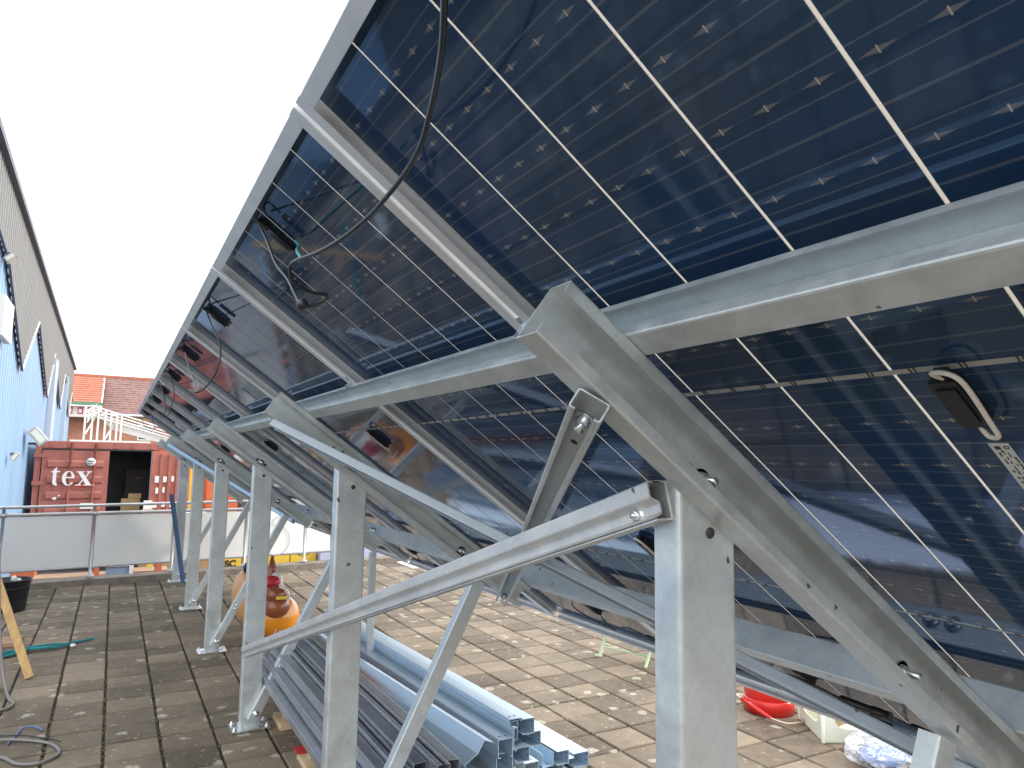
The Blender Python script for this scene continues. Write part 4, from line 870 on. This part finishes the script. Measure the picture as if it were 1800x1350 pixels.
b = MB(); b.box((-.9, FY-.5, 4.22), (16, FY-.36, 4.36)); obj('gutter', b, 'flash_pale', bb)
b = MB(); b.box((-6.0, FY-1.2, 4.02), (-1.1, FY-.001, 4.70)); obj('dormer_wall', b, 'paint_white', bb)
for x in (-2.7, -2.15, -1.75):
    b = MB(); b.box((x, FY-1.23, 4.2), (x+.28, FY-1.201, 4.62)); f = obj('window', b, 'redgloss', bb); b = MB(); b.box((x+.05, FY-1.245, 4.26), (x+.22, FY-1.231, 4.5)); obj('pane', b, 'paint_white', f)
for x in (1.2, 3.2, 5.2):
    b = MB(); b.box((x, FY-.03, 2.7), (x+.9, FY-.001, 3.7)); f = obj('window', b, 'paint_white', bb); b = MB(); b.box((x+.08, FY-.045, 2.78), (x+.82, FY-.031, 3.62)); obj('pane', b, 'inside', f)
# white sloping steel roof/ramp in front
t = thing('white_canopy', 'white steel ramp canopy sloping down behind the red container', 'canopy', (0, 40, -1))
for i in range(4):
    b = MB(); b.tube([(-1.15+i*.0, 40-i*.02, 4.08-i*.16), (2.5, 40-i*.02, 2.98-i*.14)], .036, 8); obj('rail', b, 'steel_white', t)
b = MB(); b.add([(-.9, 40.1, 3.72), (2.6, 40.1, 2.55), (2.6, 40.1, 2.2), (-.2, 40.1, 2.95), (-.9, 40.2, 3.72), (2.6, 40.2, 2.55), (2.6, 40.2, 2.2), (-.2, 40.2, 2.95)], [(0,3,2,1),(4,5,6,7),(0,1,5,4),(1,2,6,5),(2,3,7,6),(3,0,4,7)]); obj('fascia', b, 'steel_white', t)
for i, x in enumerate((-1.4, -1.1, -.85, -.55, -.3, -.05, .15)):
    b = MB(); b.box((x, 39.9, -.99), (x+.09, 40.0, 4.05-max(0, x+1.1)*.32)); obj('upright', b, 'steel_white', t)
b = MB(); b.tube([(-1.3, 39.86, 2.7), (-.85, 39.86, 3.7)], .04, 6); b.tube([(-.5, 39.86, 2.4), (-.1, 39.86, 3.3)], .04, 6); obj('diagonal', b, 'steel_white', t)
b = MB(); b.box((-1.9, 39.5, 2.28), (1.5, 39.6, 2.40)); obj('bottom_rail', b, 'steel_white', t)
for i in range(6):
    b = MB(); b.tube([(-1.3, 41, 3.9-.12*i), (-.9-.05*i, 41, 4.25-.14*i)], .03, 6); obj('bracket', b, 'steel_white', t)
# ================================================================== ORANGE FIGURE
fg = thing('fairground_figure', 'glossy orange and brown fibreglass figure lying on the paving behind the third post', 'painted figure', (1.55, 7.3, 0))
def RX(a, ax='X'): return Matrix.Rotation(a, 3, ax)
b = MB(); b.ell((1.395, 6.93, .198), (.205, .22, .192), f=lambda d: 1+.04*d.x); obj('body', b, 'orange', fg)
b = MB(); b.ell((1.225, 7.50, .275), (.135, .26, .265), RX(R(-8), 'Y')); obj('rear_body', b, 'tan', fg)
b = MB(); b.ell((1.285, 7.38, .355), (.115, .21, .175), RX(R(10), 'Y')); obj('white_patch', b, 'whitegloss', fg)
b = MB(); b.ell((1.222, 7.45, .570), (.050, .06, .066)); obj('dark_ball', b, 'black', fg)
b = MB(); b.ell((1.345, 6.74, .425), (.100, .09, .080)); mz = obj('muzzle', b, 'brown', fg)
b = MB(); b.ell((1.360, 6.74, .318), (.118, .11, .100)); obj('lower_muzzle', b, 'brown', fg)
b = MB(); b.tube(smooth_path([(1.36, 6.66, .500), (1.42, 6.67, .475), (1.452, 6.68, .42), (1.44, 6.67, .365), (1.39, 6.655, .335)], 4), .010, 8); obj('white_curl', b, 'whitegloss', fg)
b = MB(); b.ell((1.325, 6.86, .52), (.085, .08, .055)); obj('red_scarf', b, 'redgloss', fg)
b = MB(); b.ell((1.385, 6.95, .47), (.07, .09, .12)); obj('collar', b, 'whitegloss', fg)
b = MB(); b.tube([(1.345, 7.0, .46), (1.36, 7.0, .60), (1.35, 7.0, .73)], [.065, .045, .010], 12); obj('horn', b, 'brown', fg)
b = MB(); b.box((1.335, 6.640, .395), (1.43, 6.652, .422)); obj('yellow_label', b, 'yellow', fg)
# white wire ends bristling at the far end of the dark stack
t = MB(); rnd = random.Random(2)
for i in range(12):
    x = 1.0+i*.016; t.tube([(x, 5.02, .44), (x+rnd.uniform(-.012, .02), 5.02, .475+rnd.uniform(0, .035))], .003, 5); 
    if i % 3 == 1: t.tube([(x, 5.02, .462), (x+.014, 5.02, .462)], .003, 5)
tag(obj('white_ties', t, 'paint_white'), 'row of white plastic ties standing at the far end of the dark stack', 'plastic ties')
# ================================================================== SMALL THINGS ON THE LEFT
bk = thing('black_bucket', 'large dark plastic bucket standing by the kerb at far left', 'bucket', (-.86, 9.28, 0))
b = MB(); b.lathe([(0, .004), (.135, .004), (.145, .02), (.172, .31), (.18, .315), (.18, .33), (.168, .33), (.135, .02), (0, .02)], (-.86, 9.28, 0), EZ, 28); obj('shell', b, 'bucket', bk)
b = MB(); b.tube(smooth_path([(-.86+.182*math.cos(a), 9.28+.182*math.sin(a)-.02, .30+.05*math.sin(a)) for a in [R(x) for x in range(180, 361, 20)]], 2), .004, 6); obj('handle', b, 'bucket', bk)
b = MB(); b.ell((-.84, 9.25, .33), (.03, .03, .04), seg=8, rings=5); b.ell((-.80, 9.27, .31), (.03, .02, .03), seg=8, rings=5); tag(obj('crumpled_paper', b, 'paint_white'), 'crumpled white paper in the dark bucket', 'paper')
pk = thing('timber_plank', 'yellowish timber plank leaning at the far left above the rope', 'timber plank', (-.43, 6.43, 0))
b = MB(); P, Q = V((-.433, 6.43, .012)), V((-.885, 7.0, 1.05)); d = (Q-P).normalized(); sd_ = d.cross(V((0, -1, 0.0))).normalized(); b.box((0, -.028, -.012), ((Q-P).length, .028, .012), [d, sd_, d.cross(sd_)], P); obj('plank', b, 'wood', pk)
rp = thing('teal_rope', 'bundle of teal rope lying on the paving at left', 'rope', (-.4, 7.3, 0)); rnd = random.Random(8)
base = [(-1.0, 7.22), (-.7, 7.2), (-.52, 7.33), (-.36, 7.30), (-.20, 7.44), (-.04, 7.53)]
for i in range(7):
    n_ = [6, 5, 5, 4, 5, 4, 6][i]; pts = [V((x+rnd.uniform(-.03, .03), y+rnd.uniform(-.07, .07)*(1 if k < 4 else .2), .013+rnd.random()*.03*(1 if k < 4 else .3))) for k, (x, y) in enumerate(base[:n_])]
    b = MB(); b.tube(smooth_path(pts, 6), .0085, 8); obj('strand', b, 'rope', rp)
b = MB(); b.ell((-.20, 7.31, .02), (.025, .02, .015), seg=10, rings=6); obj('tape_end', b, 'paint_white', rp)
b = MB(); b.tube(smooth_path([(-.60, 4.98, .012), (-.429, 4.849, .012), (-.339, 4.706, .012), (-.235, 4.67, .012), (-.157, 4.77, .012), (-.202, 4.933, .012), (-.319, 5.047, .014), (-.459, 5.108, .020), (-.62, 5.15, .012)], 8), .0085, 8)
tag(obj('grey_cable', b, 'rubber_grey'), 'thick grey cable looped on the paving at bottom left', 'cable')
b = MB(); b.tube(smooth_path([(-.42, 5.04, .010), (-.395, 5.162, .010), (-.37, 5.295, .010), (-.312, 5.298, .010), (-.262, 5.20, .010)], 8), .0045, 8); tag(obj('blue_cable', b, 'blue_cable'), 'thin blue cable arching on the paving at bottom left', 'cable')
b = MB(); b.tube(smooth_path([(-.60, 5.30, .010), (-.46, 5.20, .012), (-.35, 5.10, .030), (-.25, 5.06, .012), (-.19, 4.96, .026), (-.16, 4.93, .02)], 8), .004, 8); tag(obj('thin_cable', b, 'cable'), 'thin dark cable crossing the grey cable loop at bottom left', 'cable')
b = MB(); b.tube(smooth_path([(-.74, 6.9, .9), (-.665, 6.5, .55), (-.615, 6.3, .3), (-.575, 6.2, .12), (-.515, 5.98, .015), (-.47, 5.82, .014), (-.50, 5.72, .014), (-.60, 5.70, .014), (-.75, 5.72, .014)], 8), .0095, 8); tag(obj('grey_hose', b, 'rubber_grey'), 'grey hose drooping to the paving at the left edge', 'hose')
b = MB(); b.box((-.78, 7.55, .003), (-.60, 7.85, .035)); tag(obj('brick_offcut', b, 'wood_old'), 'brown board lying behind the rope at the left edge', 'board')
b = MB(); b.box((-.80, 6.15, .003), (-.60, 6.30, .06)); tag(obj('white_packet', b, 'paint_white'), 'white packet on the paving at the left edge', 'packet')
# ================================================================== THINGS AT LOWER RIGHT
# red gas bottle lying upright with torch
gx, gy = 3.98, 3.52
t = thing('gas_bottle', 'squat red gas bottle standing behind the nearest post', 'gas bottle', (gx, gy, 0))
b = MB(); b.lathe([(.0, .045), (.12, .045), (.155, .08), (.162, .14), (.162, .28), (.14, .34), (.08, .375), (0, .385)], (gx, gy, 0), EZ, 28); obj('body', b, 'redcan', t)
b = MB(); b.lathe([(.155, .002), (.165, .002), (.165, .085), (.158, .095), (.150, .085), (.150, .002)], (gx, gy, 0), EZ, 28); obj('foot_ring', b, 'redcan', t)
b = MB(); b.lathe([(.09, .36), (.095, .36), (.095, .46), (.09, .46)], (gx, gy, 0), EZ, 20); obj('collar', b, 'redcan', t)
t = thing('gas_torch', 'gas torch with red handle lying in front of the red bottle', 'gas torch', (3.75, 3.35, 0))
b = MB(); b.tube([(3.70, 3.50, .12), (3.78, 3.33, .035)], .012, 10); obj('handle', b, 'redcan', t)
b = MB(); b.tube(smooth_path([(3.78, 3.33, .035), (3.83, 3.25, .020), (3.90, 3.22, .022), (3.97, 3.22, .024)], 5), .006, 8); obj('pipe', b, 'brass', t)
b = MB(); b.tube([(3.955, 3.22, .024), (3.99, 3.22, .025)], .012, 10); b.tube([(3.66, 3.58, .17), (3.70, 3.50, .12)], .010, 8); obj('nozzle', b, 'brass', t)
# cream basket crate
def crate(cx, cy, w, l, h, yaw_):
    t = thing('cream_crate', 'cream plastic crate with large side openings by the red bottle', 'crate', (cx, cy, 0)); Rm = Matrix.Rotation(yaw_, 3, 'Z'); ax = [Rm @ EX, Rm @ EY, EZ]; O = V((cx, cy, 0))
    b = MB(); b.box((-w/2, -l/2, .004), (w/2, l/2, .012), ax, O); obj('floor', b, 'crate', t)
    th = .008
    def side(o_, du, L_, nm):      # wall with an opening: frame polygon extruded
        b = MB(); dn = du.cross(EZ)
        def bar(a0, a1, z0, z1): b.box((a0, -th/2, z0), (a1, th/2, z1), [du, dn, EZ], o_)
        bar(0, L_, .0125, h*.38); bar(0, L_, h*.86, h)
        bar(0, L_*.16, h*.38+.0005, h*.86-.0005); bar(L_*.84, L_, h*.38+.0005, h*.86-.0005)
        for (xa, sg) in ((L_*.16, 1), (L_*.84, -1)):      # chamfered lower corners of the opening
            n=3; pts=[(xa, h*.38+.0006), (xa+sg*L_*.14, h*.38+.0006), (xa+sg*L_*.04, h*.38+h*.06), (xa, h*.38+h*.17)]
            if sg < 0: pts = pts[::-1]
            b.ext([(p_[0], p_[1]) for p_ in pts], o_ - dn*th/2, du, EZ, dn, th)
        obj(nm, b, 'crate', t)
    c = [O+ax[0]*sx*w/2+ax[1]*sy*l/2 for sx, sy in ((-1,-1),(1,-1),(1,1),(-1,1))]
    side(c[0]+ax[0]*.006, ax[0], w-.012, 'side'); side(c[1]+ax[1]*.006, ax[1], l-.012, 'side'); side(c[2]-ax[0]*.006, -ax[0], w-.012, 'side'); side(c[3]-ax[1]*.006, -ax[1], l-.012, 'side')
    for q in c: obj('corner', MB().lathe([(.012, .004), (.013, h), (0, h)], q, EZ, 10), 'crate', t)
    b = MB(); P = O - ax[0]*w*.5 + ax[1]*l*.2 + EZ*h; b.tube(smooth_path([P, P+ax[0]*-.03+EZ*.01+ax[1]*.03, P+ax[0]*-.09+EZ*.012+ax[1]*.05, P - ax[0]*.13+EZ*.0+ax[1]*.06], 4), .011, 8); obj('lip', b, 'crate', t)
    return t
crate(4.09, 3.02, .42, .40, .225, R(-32))
b = MB(); b.ell((4.05, 3.05, .13), (.10, .10, .085), seg=14, rings=8, f=lambda d: 1+.12*math.sin(7*d.x+3*d.z)); tag(obj('cloth', b, 'wood_pale'), 'pale yellow cloth bundle inside the cream crate', 'cloth')
t = thing('plastic_bag', 'crumpled clear plastic bag with blue contents at bottom right', 'plastic bag', (3.85, 2.68, 0))
rnd = random.Random(21)
def crumple(c, rad, seed, seg=22, rings=13, amp=.20):
    rr = random.Random(seed); ph = [(rr.uniform(3, 11), rr.uniform(3, 11), rr.uniform(3, 11), rr.uniform(0, 6)) for _ in range(9)]
    return MB().ell(c, rad, seg=seg, rings=rings, f=lambda d: 1+amp*sum(abs(math.sin(a*d.x+b_*d.y+c_*d.z+p_))-.6 for a, b_, c_, p_ in ph)/4)
b = crumple((3.90, 2.62, .075), (.27, .18, .095), 4); 
for f_ in range(len(b.sm)): b.sm[f_] = False
obj('film', b, 'film', t)
obj('blue_contents', crumple((3.84, 2.60, .055), (.15, .11, .05), 7, 20, 12, .15), 'bagblue', t)
b = MB(); P, Q = V((4.32, 2.95, .05)), V((4.42, 2.72, .035)); b.tube([P, Q], .014, 10); tag(obj('wooden_stick', b, 'wood_pale'), 'short pale wooden handle lying behind the plastic bag', 'stick')
b = MB(); b.box((4.20, 2.98, .004), (4.75, 3.03, .03)); tag(obj('white_batten', b, 'paint_white'), 'white batten on the paving right of the cream crate', 'batten')
# mint trestle
t = thing('green_trestle', 'pale green folding trestle legs below the panel edge', 'trestle', (3.85, 4.9, 0))
b = MB(); b.tube([(3.73, 5.10, 0.008), (3.80, 5.02, .36)], .013, 8); b.tube([(3.73, 5.10, .010), (3.69, 5.12, .010)], .011, 8); obj('leg', b, 'mint', t)
b = MB(); b.tube([(3.86, 4.66, .008), (3.95, 4.60, .36)], .013, 8); obj('leg', b, 'mint', t)
b = MB(); b.tube([(3.745, 5.08, .09), (3.885, 4.65, .09)], .007, 8); obj('cross_bar', b, 'mint', t)
b = MB(); b.box((3.70, 4.5, .362), (4.05, 5.2, .385)); obj('top', b, 'mint', t)
b = MB(); b.box((4.08, 10.4, .004), (4.45, 11.1, .02)); tag(obj('white_sheet', b, 'paint_white'), 'white sheet lying flat on the far sunlit paving', 'sheet')
# ================================================================== LOOSE CABLES UNDER THE ARRAY
path = [(782, -60, .62), (781, 0, .66), (778, 70, .71), (769, 135, .77), (755, 200, .84), (738, 258, .90), (708, 310, .97), (672, 355, 1.03), (640, 388, 1.09), (600, 420, 1.15), (560, 443, 1.21), (516, 461, 1.29), (510, 480, 1.31), (520, 500, 1.33), (548, 514, 1.36), (574, 519, 1.38), (566, 530, 1.38), (545, 538, 1.37), (532, 536, 1.36)]
hb = thing('black_cable', 'long black cable hanging in a curve under the nearest panels', 'cable', ray(640, 388, 1.09))
b = MB(); b.tube(smooth_path([ray(*q) for q in path], 6), .0036, 10); obj('lead', b, 'cable', hb)
b = MB(); b.tube(smooth_path([ray(455, 393, 1.70), ray(470, 425, 1.62), ray(484, 462, 1.54), ray(505, 490, 1.46), ray(516, 512, 1.41), ray(526, 532, 1.37)], 6), .0032, 8); obj('second_lead', b, 'cable', hb)
b = MB(); b.ell(ray(531, 535, 1.355), (.011, .011, .011), seg=14, rings=8); obj('knot', b, 'cable', hb)
b = MB(); b.tube(smooth_path([ray(520, 424, 1.70), ray(526, 432, 1.66), ray(522, 440, 1.60), ray(528, 452, 1.42), ray(524, 458, 1.32)], 4), .004, 6); obj('teal_tie', b, 'teal', hb)
def loop(label, pts, r=.003, n='thin_lead'):
    b = MB(); b.tube(smooth_path([ray(*q) for q in pts], 6), r, 7); tag(obj(n, b, 'cable'), label, 'cable', 'thin leads hanging under the far panels')
loop('thin lead looping down in front of the fifth panel', [(362, 545, 2.72), (372, 572, 2.60), (385, 600, 2.5), (387, 630, 2.45), (377, 660, 2.45), (360, 682, 2.5), (345, 689, 2.5), (330, 686, 2.55)])
loop('thin lead dropping straight to the loop end by the fifth panel', [(326, 620, 3.2), (333, 650, 2.95), (341, 670, 2.7), (348, 690, 2.5)])
loop('thin lead loop below the sixth panel', [(300, 662, 5.0), (306, 690, 4.6), (302, 712, 4.5), (295, 730, 4.5), (290, 722, 4.6), (286, 690, 4.9), (280, 672, 5.2)])
loop('thin lead loop under the seventh panel near its end', [(283, 680, 5.9), (290, 700, 5.6), (292, 718, 5.5), (288, 728, 5.5)])
loop('thin lead loop under the farthest panel corner', [(249, 735, 8.4), (254, 748, 8.3), (266, 753, 8.2), (278, 752, 8.2)])
loop('thin lead hanging free under the farthest panel', [(262, 712, 8.2), (268, 735, 8.0), (271, 750, 8.0), (266, 760, 8.0)])
# connectors dangling at the panels' lower edge near bottom right
t = thing('plug_pair', 'two black plug connectors on leads under the lower purlin', 'connector', PL(2.0, 1.3, .05))
b = MB(); b.tube([PL(2.02, 1.36, .055), PL(2.035, 1.22, .055)], .011, 10); b.tube([PL(2.03, 1.27, .055), PL(2.035, 1.22, .055)], .013, 10); obj('plug', b, 'black', t)
b = MB(); b.tube([PL(2.09, 1.40, .05), PL(2.13, 1.27, .05)], [.010, .006], 10); obj('plug', b, 'black', t)
b = MB(); b.tube(smooth_path([PL(2.02, 1.36, .055), PL(2.01, 1.50, .04), PL(2.06, 1.65, .03), PL(2.14, 1.80, .03), PL(2.2, 1.95, .03)], 5), .004, 8); b.tube(smooth_path([PL(2.09, 1.40, .05), PL(2.05, 1.55, .03), PL(2.10, 1.72, .02), PL(2.17, 1.9, .02)], 5), .004, 8); obj('lead', b, 'cable', t)
SC.render.engine = 'CYCLES'
